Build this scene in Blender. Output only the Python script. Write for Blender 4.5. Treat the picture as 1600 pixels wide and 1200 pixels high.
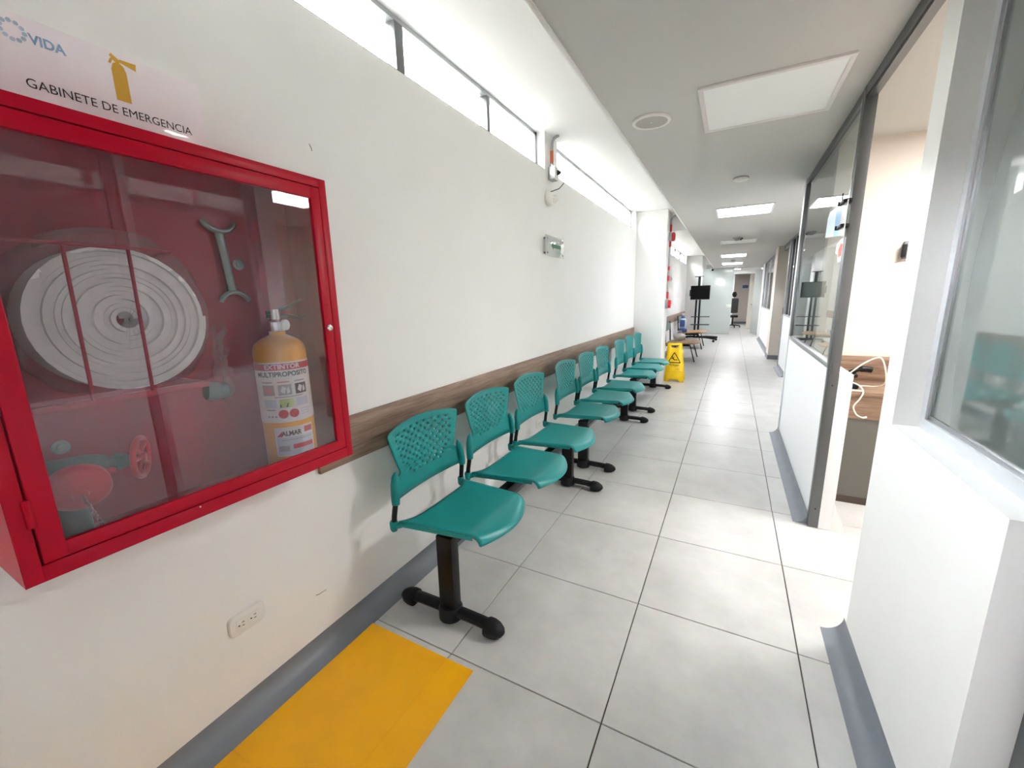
import bpy, bmesh, math, random
from mathutils import Vector, Matrix, noise

random.seed(4)
sc = bpy.context.scene
for o in list(bpy.data.objects):
    bpy.data.objects.remove(o)

# ------------------------------------------------------------------ camera
cam_d = bpy.data.cameras.new('camera')
cam = bpy.data.objects.new('camera', cam_d)
sc.collection.objects.link(cam)
cam_d.sensor_fit = 'HORIZONTAL'
cam_d.sensor_width = 36.0
cam_d.lens = 638.36 / 1600 * 36.0
cam_d.clip_start = 0.02
cam_d.clip_end = 200
_r = Vector((0.883643, 0.467682, -0.021177))
_d = Vector((0.075017, -0.186099, -0.979663))
_f = Vector((-0.462112, 0.864084, -0.19953))
_m = Matrix((_r, -_d, -_f)).transposed().to_4x4()
_m.translation = Vector((1.34586, -1.08057, 1.35526))
cam.matrix_world = _m
sc.camera = cam

# ------------------------------------------------------------------ world / exposure
SKY = 8.7            # bright overcast sky seen through the clerestory
PANEL_ON = 3.1      # lit ceiling panels
ROOM_ON = 7.6
EXPOSURE = 3.15
w = bpy.data.worlds.new('overcast_sky')
sc.world = w
w.use_nodes = True
w.node_tree.nodes['Background'].inputs[0].default_value = (0.955, 0.94, 1.0, 1)
w.node_tree.nodes['Background'].inputs[1].default_value = SKY
vs = sc.view_settings
vs.view_transform = 'Standard'
vs.look = 'None'
vs.gamma = 1.0
vs.use_curve_mapping = False
vs.exposure = EXPOSURE
sc.cycles.max_bounces = 9
sc.cycles.diffuse_bounces = 6
sc.cycles.glossy_bounces = 4
sc.cycles.transparent_max_bounces = 16
sc.cycles.sample_clamp_indirect = 8.0
sc.cycles.caustics_reflective = False
sc.cycles.caustics_refractive = False

# ------------------------------------------------------------------ materials
def srgb(r, g, b):
    def f(c):
        c /= 255.0
        return c / 12.92 if c <= 0.04045 else ((c + 0.055) / 1.055) ** 2.4
    return (f(r), f(g), f(b), 1.0)

MATS = {}
def mat(name, col, rough=0.5, metal=0.0, var=0.0, vscale=6.0, bump=0.0, bscale=120.0, spec=0.5, coat=0.0, stretch=None):
    if name in MATS:
        return MATS[name]
    m = bpy.data.materials.new(name)
    m.use_nodes = True
    nt = m.node_tree
    b = nt.nodes['Principled BSDF']
    c = srgb(*col)
    b.inputs['Base Color'].default_value = c
    b.inputs['Roughness'].default_value = rough
    b.inputs['Metallic'].default_value = metal
    b.inputs['Specular IOR Level'].default_value = spec
    b.inputs['Coat Weight'].default_value = coat
    b.inputs['Coat Roughness'].default_value = 0.03
    tc = nt.nodes.new('ShaderNodeTexCoord')
    src = tc.outputs['Object']
    if stretch:
        mp = nt.nodes.new('ShaderNodeMapping')
        mp.inputs['Scale'].default_value = stretch
        nt.links.new(src, mp.inputs['Vector'])
        src = mp.outputs['Vector']
    if var > 0:
        n = nt.nodes.new('ShaderNodeTexNoise')
        n.inputs['Scale'].default_value = vscale
        n.inputs['Detail'].default_value = 6
        nt.links.new(src, n.inputs['Vector'])
        r = nt.nodes.new('ShaderNodeValToRGB')
        r.color_ramp.elements[0].position = 0.3
        r.color_ramp.elements[1].position = 0.7
        r.color_ramp.elements[0].color = tuple(x * (1 - var) for x in c[:3]) + (1,)
        r.color_ramp.elements[1].color = tuple(min(1, x * (1 + var)) for x in c[:3]) + (1,)
        nt.links.new(n.outputs['Fac'], r.inputs['Fac'])
        nt.links.new(r.outputs['Color'], b.inputs['Base Color'])
    if bump > 0:
        n2 = nt.nodes.new('ShaderNodeTexNoise')
        n2.inputs['Scale'].default_value = bscale
        n2.inputs['Detail'].default_value = 3
        nt.links.new(src, n2.inputs['Vector'])
        bp = nt.nodes.new('ShaderNodeBump')
        bp.inputs['Strength'].default_value = bump
        bp.inputs['Distance'].default_value = 0.002
        nt.links.new(n2.outputs['Fac'], bp.inputs['Height'])
        nt.links.new(bp.outputs['Normal'], b.inputs['Normal'])
    MATS[name] = m
    return m

def mat_emit(name, col, strength):
    m = bpy.data.materials.new(name)
    m.use_nodes = True
    b = m.node_tree.nodes['Principled BSDF']
    b.inputs['Base Color'].default_value = srgb(*col)
    b.inputs['Emission Color'].default_value = srgb(*col)
    b.inputs['Emission Strength'].default_value = strength
    MATS[name] = m
    return m

def mat_glass(name, tint=(1, 1, 1), ior=1.5, film=0.0, filmcol=(200, 210, 205), rough=0.0, boost=1.0):
    """thin clear sheet: transparent body, Fresnel mirror on its outer faces, optional frosted film"""
    m = bpy.data.materials.new(name)
    m.use_nodes = True
    nt = m.node_tree
    nt.nodes.clear()
    out = nt.nodes.new('ShaderNodeOutputMaterial')
    tr = nt.nodes.new('ShaderNodeBsdfTransparent')
    tr.inputs[0].default_value = (*tint, 1)
    gl = nt.nodes.new('ShaderNodeBsdfGlossy')
    gl.inputs['Roughness'].default_value = rough
    fr = nt.nodes.new('ShaderNodeFresnel')
    fr.inputs['IOR'].default_value = ior
    ge = nt.nodes.new('ShaderNodeNewGeometry')
    sub = nt.nodes.new('ShaderNodeMath')
    sub.operation = 'SUBTRACT'
    sub.inputs[0].default_value = 1
    nt.links.new(ge.outputs['Backfacing'], sub.inputs[1])
    mul = nt.nodes.new('ShaderNodeMath')
    mul.operation = 'MULTIPLY'
    nt.links.new(fr.outputs[0], mul.inputs[0])
    nt.links.new(sub.outputs[0], mul.inputs[1])
    mul2 = nt.nodes.new('ShaderNodeMath')
    mul2.operation = 'MULTIPLY'
    mul2.use_clamp = True
    nt.links.new(mul.outputs[0], mul2.inputs[0])
    mul2.inputs[1].default_value = boost
    body = tr.outputs[0]
    if film > 0:
        di = nt.nodes.new('ShaderNodeBsdfDiffuse')
        di.inputs[0].default_value = srgb(*filmcol)
        tl = nt.nodes.new('ShaderNodeBsdfTranslucent')
        tl.inputs[0].default_value = srgb(*filmcol)
        ad = nt.nodes.new('ShaderNodeMixShader')
        ad.inputs[0].default_value = 0.4
        nt.links.new(di.outputs[0], ad.inputs[1])
        nt.links.new(tl.outputs[0], ad.inputs[2])
        mx = nt.nodes.new('ShaderNodeMixShader')
        mx.inputs[0].default_value = film
        nt.links.new(tr.outputs[0], mx.inputs[1])
        nt.links.new(ad.outputs[0], mx.inputs[2])
        body = mx.outputs[0]
    mix = nt.nodes.new('ShaderNodeMixShader')
    nt.links.new(mul2.outputs[0], mix.inputs[0])
    nt.links.new(body, mix.inputs[1])
    nt.links.new(gl.outputs[0], mix.inputs[2])
    nt.links.new(mix.outputs[0], out.inputs[0])
    MATS[name] = m
    return m

def mat_wood(name, c1, c2, scale=(1, 1, 1), rough=0.45):
    m = bpy.data.materials.new(name)
    m.use_nodes = True
    nt = m.node_tree
    b = nt.nodes['Principled BSDF']
    b.inputs['Roughness'].default_value = rough
    tc = nt.nodes.new('ShaderNodeTexCoord')
    mp = nt.nodes.new('ShaderNodeMapping')
    mp.inputs['Scale'].default_value = scale
    nt.links.new(tc.outputs['Object'], mp.inputs['Vector'])
    n = nt.nodes.new('ShaderNodeTexNoise')
    n.inputs['Scale'].default_value = 3.0
    n.inputs['Detail'].default_value = 8
    n.inputs['Roughness'].default_value = 0.65
    n.inputs['Distortion'].default_value = 0.6
    nt.links.new(mp.outputs['Vector'], n.inputs['Vector'])
    r = nt.nodes.new('ShaderNodeValToRGB')
    r.color_ramp.elements[0].position = 0.32
    r.color_ramp.elements[1].position = 0.68
    r.color_ramp.elements[0].color = srgb(*c1)
    r.color_ramp.elements[1].color = srgb(*c2)
    nt.links.new(n.outputs['Fac'], r.inputs['Fac'])
    nt.links.new(r.outputs['Color'], b.inputs['Base Color'])
    MATS[name] = m
    return m

def mat_tile(name):
    m = bpy.data.materials.new(name)
    m.use_nodes = True
    nt = m.node_tree
    b = nt.nodes['Principled BSDF']
    ge = nt.nodes.new('ShaderNodeNewGeometry')
    oi = nt.nodes.new('ShaderNodeObjectInfo')
    n = nt.nodes.new('ShaderNodeTexNoise')
    n.inputs['Scale'].default_value = 3.2
    n.inputs['Detail'].default_value = 7
    n.inputs['Roughness'].default_value = 0.6
    nt.links.new(ge.outputs['Position'], n.inputs['Vector'])
    n2 = nt.nodes.new('ShaderNodeTexNoise')
    n2.inputs['Scale'].default_value = 22
    n2.inputs['Detail'].default_value = 4
    nt.links.new(ge.outputs['Position'], n2.inputs['Vector'])
    r = nt.nodes.new('ShaderNodeValToRGB')
    r.color_ramp.elements[0].position = 0.3
    r.color_ramp.elements[1].position = 0.7
    r.color_ramp.elements[0].color = srgb(190, 189, 186)
    r.color_ramp.elements[1].color = srgb(210, 209, 206)
    nt.links.new(n.outputs['Fac'], r.inputs['Fac'])
    mx = nt.nodes.new('ShaderNodeMix')
    mx.data_type = 'RGBA'
    mx.blend_type = 'OVERLAY'
    mx.inputs[0].default_value = 0.10
    nt.links.new(r.outputs['Color'], mx.inputs[6])
    nt.links.new(n2.outputs['Color'], mx.inputs[7])
    hs = nt.nodes.new('ShaderNodeHueSaturation')
    hs.inputs['Saturation'].default_value = 0.75
    ma = nt.nodes.new('ShaderNodeMath')
    ma.operation = 'MULTIPLY_ADD'
    ma.inputs[1].default_value = 0.04
    ma.inputs[2].default_value = 0.98
    nt.links.new(oi.outputs['Random'], ma.inputs[0])
    nt.links.new(ma.outputs[0], hs.inputs['Value'])
    nt.links.new(mx.outputs[2], hs.inputs['Color'])
    nt.links.new(hs.outputs['Color'], b.inputs['Base Color'])
    rr = nt.nodes.new('ShaderNodeMapRange')
    rr.inputs[3].default_value = 0.24
    rr.inputs[4].default_value = 0.40
    nt.links.new(n.outputs['Fac'], rr.inputs[0])
    nt.links.new(rr.outputs[0], b.inputs['Roughness'])
    b.inputs['Specular IOR Level'].default_value = 0.45
    MATS[name] = m
    return m

M_WALL = mat('white_wall_paint', (238, 238, 236), 0.55, var=0.012, vscale=3, bump=0.05, bscale=260)
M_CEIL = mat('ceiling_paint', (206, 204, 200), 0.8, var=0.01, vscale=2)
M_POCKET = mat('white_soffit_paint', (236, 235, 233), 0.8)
M_BEIGE = mat('room_beige_paint', (220, 211, 201), 0.7, var=0.01)
M_PANELW = mat('white_laminate_panel', (242, 243, 245), 0.35, bump=0.03, bscale=200)
M_COVE = mat('grey_cove_base', (122, 127, 136), 0.4, var=0.05, vscale=9)
M_GROUT = mat('dark_grout', (84, 79, 72), 0.9)
M_TILE = mat_tile('grey_porcelain_tile')
M_YELLOW = mat('yellow_floor_paint', (248, 178, 4), 0.42, var=0.05, vscale=7, bump=0.05, bscale=60)
M_RAIL = mat_wood('walnut_laminate', (120, 98, 84), (168, 144, 127), (1.0, 1.2, 16))
M_DESK = mat_wood('desk_oak_laminate', (104, 80, 62), (158, 130, 108), (1.2, 6, 14))
M_PLY = mat_wood('plywood_seat', (150, 116, 78), (192, 158, 116), (8, 1, 8))
M_ALU = mat('brushed_aluminium', (178, 180, 182), 0.32, 0.75)
M_ALUD = mat('grey_anodised_frame', (104, 106, 107), 0.38, 0.55)
M_ALUW = mat('white_silver_frame', (205, 208, 212), 0.35, 0.3)
M_RED = mat('red_enamel', (186, 2, 38), 0.36, bump=0.04, bscale=180, spec=0.25)
M_REDIN = mat('red_enamel_inside', (168, 24, 48), 0.4)
M_REDCAP = mat('red_plastic', (196, 40, 44), 0.4)
M_TEAL = mat('teal_plastic', (14, 138, 137), 0.32, var=0.02, bump=0.10, bscale=700, spec=0.4)
M_BLACK = mat('black_powder_coat', (13, 13, 15), 0.42, bump=0.03, bscale=300, spec=0.3)
M_RUB = mat('black_rubber', (19, 20, 23), 0.55, spec=0.3)
M_WHITEP = mat('white_plastic', (232, 230, 224), 0.4)
M_DARK = mat('dark_slot', (22, 20, 18), 0.8)
M_STEEL = mat('bright_steel', (205, 205, 205), 0.22, 1.0)
M_GALV = mat('galvanised_steel', (168, 170, 170), 0.4, 0.8)
M_ORANGE = mat('orange_band', (196, 92, 44), 0.5)
M_EXT = mat('extinguisher_yellow', (240, 170, 8), 0.28, coat=0.4)
M_LABELW = mat('label_white', (226, 226, 222), 0.5)
M_LABELR = mat('label_red', (196, 34, 42), 0.5)
M_LABELB = mat('label_black', (28, 28, 34), 0.5)
M_LABELG = mat('label_grey', (150, 150, 152), 0.5)
M_LABELP = mat('label_pink', (206, 120, 116), 0.5)
M_LABELBL = mat('label_pale_blue', (188, 198, 212), 0.5)
M_LABELGR = mat('label_green', (176, 196, 110), 0.5)
M_HOSE = mat('white_canvas_hose', (244, 243, 238), 0.85, var=0.06, vscale=30, bump=0.3, bscale=400)
M_VALVE = mat('grey_green_bronze', (92, 108, 104), 0.5, 0.4)
M_WRENCH = mat('pale_green_aluminium', (150, 166, 162), 0.4, 0.4)
M_SIGNP = mat('lilac_white_acrylic', (240, 231, 236), 0.3, coat=0.3)
M_GOLD = mat('ochre_print', (214, 166, 52), 0.5)
M_BLUEP = mat('pale_blue_print', (134, 164, 198), 0.5)
M_BLUEQ = mat('lighter_blue_print', (176, 194, 214), 0.5)
M_GREEN = mat('green_print', (12, 108, 66), 0.5)
M_GREENP = mat('pale_green_print', (140, 184, 164), 0.5)
M_WETY = mat('wet_floor_yellow', (250, 208, 6), 0.4)
M_SCREEN = mat('black_screen', (5, 5, 6), 0.2, spec=0.2)
M_BLUEJ = mat('blue_pack', (74, 104, 176), 0.35)
M_PALEJ = mat('pale_blue_bottle', (206, 222, 236), 0.25)
M_GREYSEAT = mat('grey_green_panel', (126, 146, 140), 0.5)
M_BAG = mat('white_bag', (226, 224, 220), 0.5)
M_PANELOFF = mat('unlit_diffuser', (246, 248, 246), 0.45)
M_FRAMEW = mat('panel_frame_white', (226, 222, 220), 0.45)
M_GRILLE = mat('speaker_grille', (186, 182, 178), 0.7, bump=0.5, bscale=900)
M_DOORW = mat('cream_door', (228, 224, 212), 0.5)
M_DGREY = mat('desk_grey_panel', (98, 96, 90), 0.55)
M_SKYB = mat('sky_blue_print', (88, 168, 222), 0.35)
M_SKYP = mat('pale_sky_print', (190, 218, 238), 0.35)
M_CABLEW = mat('white_cable', (226, 222, 210), 0.5)
M_BLUES = mat('dark_blue_sign', (44, 96, 140), 0.4)
M_PANEL_ON = mat_emit('lit_diffuser', (254, 252, 255), PANEL_ON)
M_ROOM_ON = mat_emit('lit_room_diffuser', (255, 252, 250), ROOM_ON)
M_SPOT = mat_emit('lit_spot', (255, 253, 248), 6.0)
G_CLEAR = mat_glass('clear_glass', (0.93, 0.96, 0.95))
G_PART = mat_glass('partition_glass', (0.80, 0.84, 0.83), 1.6, film=0.10, filmcol=(150, 158, 156), boost=1.25)
G_CAB = mat_glass('cabinet_glass', (0.95, 0.93, 0.95), 1.6, film=0.055, filmcol=(205, 196, 206), boost=1.5)
G_FROST = mat_glass('frosted_glass', (0.9, 0.93, 0.92), 1.5, film=0.85, filmcol=(222, 228, 226), rough=0.05)
G_FROSTD = mat_glass('frosted_office_glass', (0.4, 0.46, 0.44), 1.52, film=0.94, filmcol=(134, 144, 140), rough=0.0, boost=2.6)
G_ACRYL = mat_glass('acrylic_sheet', (0.95, 0.97, 0.96), 1.45, film=0.72, filmcol=(234, 238, 236))
G_WRAP = mat_glass('plastic_wrap', (0.95, 0.95, 0.95), 1.45, film=0.13, filmcol=(240, 234, 230), rough=0.15)

# ------------------------------------------------------------------ mesh helpers
COL = sc.collection
ORG = {}

class MB:
    def __init__(s):
        s.v, s.f = [], []
    def add(s, vs_, fs):
        n = len(s.v)
        s.v += [Vector(p) for p in vs_]
        s.f += [tuple(i + n for i in f) for f in fs]
        return s
    def box(s, x0, x1, y0, y1, z0, z1, bev=0.0, seg=2):
        if x0 > x1: x0, x1 = x1, x0
        if y0 > y1: y0, y1 = y1, y0
        if z0 > z1: z0, z1 = z1, z0
        if bev <= 0:
            p = [(x0, y0, z0), (x1, y0, z0), (x1, y1, z0), (x0, y1, z0), (x0, y0, z1), (x1, y0, z1), (x1, y1, z1), (x0, y1, z1)]
            return s.add(p, [(0, 3, 2, 1), (4, 5, 6, 7), (0, 1, 5, 4), (1, 2, 6, 5), (2, 3, 7, 6), (3, 0, 4, 7)])
        bm = bmesh.new()
        bmesh.ops.create_cube(bm, size=1.0)
        for v in bm.verts:
            v.co = Vector(((x0 + x1) / 2 + v.co.x * (x1 - x0), (y0 + y1) / 2 + v.co.y * (y1 - y0), (z0 + z1) / 2 + v.co.z * (z1 - z0)))
        bmesh.ops.bevel(bm, geom=list(bm.edges), offset=min(bev, 0.49 * min(x1 - x0, y1 - y0, z1 - z0)), segments=seg, affect='EDGES', profile=0.5)
        bm.verts.ensure_lookup_table()
        for i, v in enumerate(bm.verts): v.index = i
        s.add([v.co.copy() for v in bm.verts], [tuple(v.index for v in f.verts) for f in bm.faces])
        bm.free()
        return s
    def lathe(s, prof, origin, axis=(0, 0, 1), n=24):
        a = Vector(axis).normalized()
        u = a.orthogonal().normalized()
        t = a.cross(u)
        o = Vector(origin)
        vs_, fs = [], []
        for r, h in prof:
            for k in range(n):
                an = 2 * math.pi * k / n
                vs_.append(o + a * h + (u * math.cos(an) + t * math.sin(an)) * max(r, 1e-5))
        for i in range(len(prof) - 1):
            for k in range(n):
                k2 = (k + 1) % n
                fs.append((i * n + k, i * n + k2, (i + 1) * n + k2, (i + 1) * n + k))
        fs.append(tuple(reversed(range(n))))
        fs.append(tuple(range((len(prof) - 1) * n, len(prof) * n)))
        return s.add(vs_, fs)
    def cyl(s, p0, p1, r0, r1=None, n=16):
        p0, p1 = Vector(p0), Vector(p1)
        d = p1 - p0
        return s.lathe([(r0, 0), (r0 if r1 is None else r1, d.length)], p0, d, n)
    def tube(s, path, r, n=8, ry=None, up=None, closed=False):
        P = [Vector(p) for p in path]
        m = len(P)
        vs_, fs = [], []
        prev = None
        for i in range(m):
            if closed:
                t = (P[(i + 1) % m] - P[i - 1]).normalized()
            else:
                t = (P[min(i + 1, m - 1)] - P[max(i - 1, 0)]).normalized()
            if up is not None:
                u = Vector(up) - t * Vector(up).dot(t)
                u = u.normalized() if u.length > 1e-6 else t.orthogonal().normalized()
            elif prev is None:
                u = t.orthogonal().normalized()
            else:
                u = prev - t * prev.dot(t)
                u = u.normalized() if u.length > 1e-6 else t.orthogonal().normalized()
            prev = u
            b = t.cross(u)
            ri = r[i] if isinstance(r, (list, tuple)) else r
            rb = ri if ry is None else ry
            for k in range(n):
                an = 2 * math.pi * (k + 0.5) / n
                vs_.append(P[i] + u * math.cos(an) * ri + b * math.sin(an) * rb)
        for i in range(m if closed else m - 1):
            j = (i + 1) % m
            for k in range(n):
                k2 = (k + 1) % n
                fs.append((i * n + k, i * n + k2, j * n + k2, j * n + k))
        if not closed:
            fs.append(tuple(reversed(range(n))))
            fs.append(tuple(range((m - 1) * n, m * n)))
        return s.add(vs_, fs)
    def prism(s, poly, fn, d0, d1):
        """poly: 2D points; fn(a,b,d)->3D; extruded between depths d0 and d1"""
        n = len(poly)
        vs_ = [fn(a, b, d0) for a, b in poly] + [fn(a, b, d1) for a, b in poly]
        fs = [tuple(reversed(range(n))), tuple(range(n, 2 * n))]
        fs += [(i, (i + 1) % n, n + (i + 1) % n, n + i) for i in range(n)]
        return s.add(vs_, fs)
    def grid(s, fn, nu, nv):
        vs_ = [fn(i / nu, j / nv) for j in range(nv + 1) for i in range(nu + 1)]
        fs = [(j * (nu + 1) + i, j * (nu + 1) + i + 1, (j + 1) * (nu + 1) + i + 1, (j + 1) * (nu + 1) + i) for j in range(nv) for i in range(nu)]
        return s.add(vs_, fs)
    def mesh(s, name, m, off=Vector((0, 0, 0)), smooth=True, fix=True):
        me = bpy.data.meshes.new(name)
        me.from_pydata([tuple(p - off) for p in s.v], [], s.f)
        if fix:
            bm = bmesh.new()
            bm.from_mesh(me)
            bmesh.ops.recalc_face_normals(bm, faces=list(bm.faces))
            bm.to_mesh(me)
            bm.free()
        me.materials.append(m)
        if smooth:
            for p in me.polygons: p.use_smooth = True
            me.set_sharp_from_angle(angle=math.radians(38))
        me.update()
        return me
    def build(s, name, m, parent=None, smooth=True, solid=0.0, fix=True, subsurf=0):
        off = ORG.get(parent.name, Vector((0, 0, 0))) if parent else Vector((0, 0, 0))
        ob = bpy.data.objects.new(name, s.mesh(name, m, off, smooth, fix))
        COL.objects.link(ob)
        if parent:
            ob.parent = parent
            ORG[ob.name] = off
        if solid:
            md = ob.modifiers.new('thickness', 'SOLIDIFY')
            md.thickness = solid
            md.offset = 0
        if subsurf:
            md = ob.modifiers.new('smooth', 'SUBSURF')
            md.levels = md.render_levels = subsurf
        return ob

def box(name, m, a, parent=None, bev=0.0):
    return MB().box(*a, bev=bev).build(name, m, parent)

def tag(o, label=None, cat=None, group=None, kind=None):
    if label: o['label'] = label
    if cat: o['category'] = cat
    if group: o['group'] = group
    if kind: o['kind'] = kind
    return o

def thing(name, label, cat, loc, group=None):
    o = bpy.data.objects.new(name, None)
    o.empty_display_size = 0.1
    COL.objects.link(o)
    o.location = loc
    ORG[o.name] = Vector(loc)
    return tag(o, label, cat, group)

def struct(name, mb, m, parent=None, label=None):
    o = mb.build(name, m, parent)
    if parent is None:
        o['kind'] = 'structure'
    if label: o['label'] = label
    return o

_deps = None
def text(name, body, size, fn, m, parent, align='CENTER', width=None, bold=0.0, depth=0.0004):
    """lettering; fn(a,b,d) maps text-plane coordinates to the world"""
    cu = bpy.data.curves.new(name, 'FONT')
    cu.body = body
    cu.size = size
    cu.align_x = align
    cu.align_y = 'CENTER'
    cu.offset = bold
    cu.resolution_u = 3
    ob = bpy.data.objects.new(name + '_tmp', cu)
    COL.objects.link(ob)
    bpy.context.view_layer.update()
    dg = bpy.context.evaluated_depsgraph_get()
    me = bpy.data.meshes.new_from_object(ob.evaluated_get(dg))
    vs_ = [v.co.copy() for v in me.vertices]
    fs = [tuple(p.vertices) for p in me.polygons]
    bpy.data.objects.remove(ob)
    bpy.data.meshes.remove(me)
    bpy.data.curves.remove(cu)
    if width and vs_:
        x0 = min(v.x for v in vs_); x1 = max(v.x for v in vs_)
        k = width / (x1 - x0)
        for v in vs_: v.x *= k
    b = MB()
    b.add([fn(v.x, v.y, depth) for v in vs_], fs)
    return b.build(name, m, parent, smooth=False, fix=False)

def leftwall(y0, z0, x0=0.0):
    return lambda a, b, d: Vector((x0 + d, y0 + a, z0 + b))

# ------------------------------------------------------------------ dimensions
CEIL, SOFF, LIP = 2.34, 2.60, 0.665
XR = 1.84
XR2 = 2.17

# ================================================================== STRUCTURE
# ---- floor and tiles
fb = MB().box(-0.12, 4.3, -5.2, 24.0, -0.12, -0.006)
floor = struct('floor', fb, M_GROUT)
G = 0.0022
tile_cache = {}
def tile_mesh(wx, wy):
    key = (round(wx, 3), round(wy, 3))
    if key not in tile_cache:
        b = MB()
        c = 0.0012
        x, y = wx / 2, wy / 2
        p = [(-x, -y, -0.008), (x, -y, -0.008), (x, y, -0.008), (-x, y, -0.008),
             (-x, -y, -c), (x, -y, -c), (x, y, -c), (-x, y, -c),
             (-x + c, -y + c, 0), (x - c, -y + c, 0), (x - c, y - c, 0), (-x + c, y - c, 0)]
        f = [(8, 9, 10, 11)]
        for k in range(4):
            k2 = (k + 1) % 4
            f += [(k, k2, 4 + k2, 4 + k), (4 + k, 4 + k2, 8 + k2, 8 + k)]
        b.add(p, f)
        tile_cache[key] = b.mesh('tile', M_TILE, smooth=False)
    return tile_cache[key]
xs = [0.0, 0.47, 1.07, 1.67, 2.27, 2.87, 3.47, 4.07]
rest = MB()
for j in range(-8, 39):
    for i in range(len(xs) - 1):
        x0, x1 = xs[i], xs[i + 1]
        y0, y1 = j * 0.6, j * 0.6 + 0.6
        near = (j >= -3 and j < 22 and i < 5) or (i >= 5 and -1 < j < 5)
        if near:
            t = bpy.data.objects.new('tile', tile_mesh(x1 - x0 - 2 * G, 0.6 - 2 * G))
            COL.objects.link(t)
            t.location = ((x0 + x1) / 2, (y0 + y1) / 2, 0)
            t.parent = floor
        else:
            rest.box(x0 + G, x1 - G, y0 + G, y1 - G, -0.008, 0.0)
ft = rest.build('far_tiles', M_TILE, floor, smooth=False)
ft['kind'] = 'stuff'

struct('ground_outside', MB().box(-60, -0.45, -40, 60, -0.5, -0.3), mat('outdoor_concrete', (112, 112, 106), 0.9, var=0.1, vscale=0.5))
struct('wall_sky_blocker', MB().box(-3.7, -3.5, -40, 60, -0.3, 4.0), mat('sky_blocker_grey', (128, 126, 121), 0.9, var=0.06, vscale=0.8))  # out-of-view wall, added to shield the ceiling pocket from low sky

# ---- yellow floor marking with the tile joints showing through
fm = thing('floor_marking', 'yellow painted rectangle on the floor under the red cabinet', 'floor marking', (0.33, -0.6, 0))
MB().box(0.074, 0.47 - G, -1.9, -0.6 - G, 0.0, 0.0012).box(0.47 + G, 0.592, -1.9, -0.6 - G, 0.0, 0.0012) \
    .box(0.074, 0.47 - G, -0.6 + G, -0.026, 0.0, 0.0012).box(0.47 + G, 0.592, -0.6 + G, -0.026, 0.0, 0.0012).build('paint', M_YELLOW, fm)
MB().box(0.47 - G, 0.47 + G, -1.9, -0.026, -0.004, 0.0004).box(0.074, 0.592, -0.6 - G, -0.6 + G, -0.004, 0.0004).build('painted_joint', M_YELLOW, fm)

# ---- ceiling : dropped slab over the corridor and rooms, raised pocket along the windows
cb = MB()
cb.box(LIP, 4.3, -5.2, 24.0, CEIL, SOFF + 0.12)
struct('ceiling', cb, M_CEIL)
cp = MB()
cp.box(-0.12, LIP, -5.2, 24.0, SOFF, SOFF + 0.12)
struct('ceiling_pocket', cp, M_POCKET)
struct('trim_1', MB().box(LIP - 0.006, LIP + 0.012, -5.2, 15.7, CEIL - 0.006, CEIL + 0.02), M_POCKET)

# ---- left wall with clerestory openings
WB = 2.335
wl = MB()
wl.box(-0.12, 0, -5.2, 24.0, 0, WB)
def pier(y0, y1): wl.box(-0.12, 0, y0, y1, WB, SOFF)
pier(-5.2, -2.3); pier(2.04, 2.29); pier(5.37, 6.3); pier(8.4, 8.65); pier(12.9, 14.2); pier(15.4, 24)
struct('wall_left', wl, M_WALL)

def pillar(name, y0, y1):
    struct(name.replace('pillar', 'beam'), MB().box(0.43, LIP, y0 + 0.34, y1, CEIL, SOFF), M_WALL)
    return struct(name, MB().box(0, 0.43, y0, y1, 0, SOFF, bev=0.006), M_WALL)
pillar('wall_pillar_near', 5.50, 5.95)
pillar('wall_pillar_far', 13.3, 13.8)
pillar('wall_pillar_end', 15.9, 16.3)

def clerestory(name, y0, y1, mulls):
    root = bpy.data.objects.new(name, None)
    COL.objects.link(root)
    root.location = (-0.09, (y0 + y1) / 2, WB)
    ORG[root.name] = Vector(root.location)
    root['kind'] = 'structure'
    fr = MB()
    fr.box(-0.115, -0.065, y0, y1, WB, WB + 0.03).box(-0.115, -0.065, y0, y1, SOFF - 0.022, SOFF)
    fr.box(-0.115, -0.065, y0, y0 + 0.035, WB, SOFF).box(-0.115, -0.065, y1 - 0.035, y1, WB, SOFF)
    fr.build('window_frame', M_ALU, root)
    MB().box(-0.125, -0.004, y0, y1, WB - 0.004, WB + 0.006).build('added_dark_sill', mat('added_sill_grey', (112, 111, 108), 0.7), root)  # unseen dark strip, added to damp sky bounce under the soffit
    ed = [y0 + 0.035]
    for c, wd in mulls:
        MB().box(-0.115, -0.06, c - wd / 2, c + wd / 2, WB + 0.03, SOFF - 0.022, bev=0.003).build('mullion', M_ALUD, root)
        ed += [c - wd / 2, c + wd / 2]
    ed.append(y1 - 0.035)
    for k in range(0, len(ed), 2):
        MB().box(-0.093, -0.087, ed[k], ed[k + 1], WB + 0.03, SOFF - 0.022).build('pane', G_CLEAR, root)
    return root
clerestory('window_1', -2.3, 2.04, [(-1.0, 0.035), (0.55, 0.055), (1.322, 0.035)])
clerestory('window_2', 2.29, 5.37, [])
clerestory('window_3', 6.3, 8.4, [(7.2, 0.04)])
clerestory('window_4', 8.65, 12.9, [(9.7, 0.04), (10.8, 0.04), (11.9, 0.04)])
clerestory('window_5', 14.2, 15.4, [(14.8, 0.04)])

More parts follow.
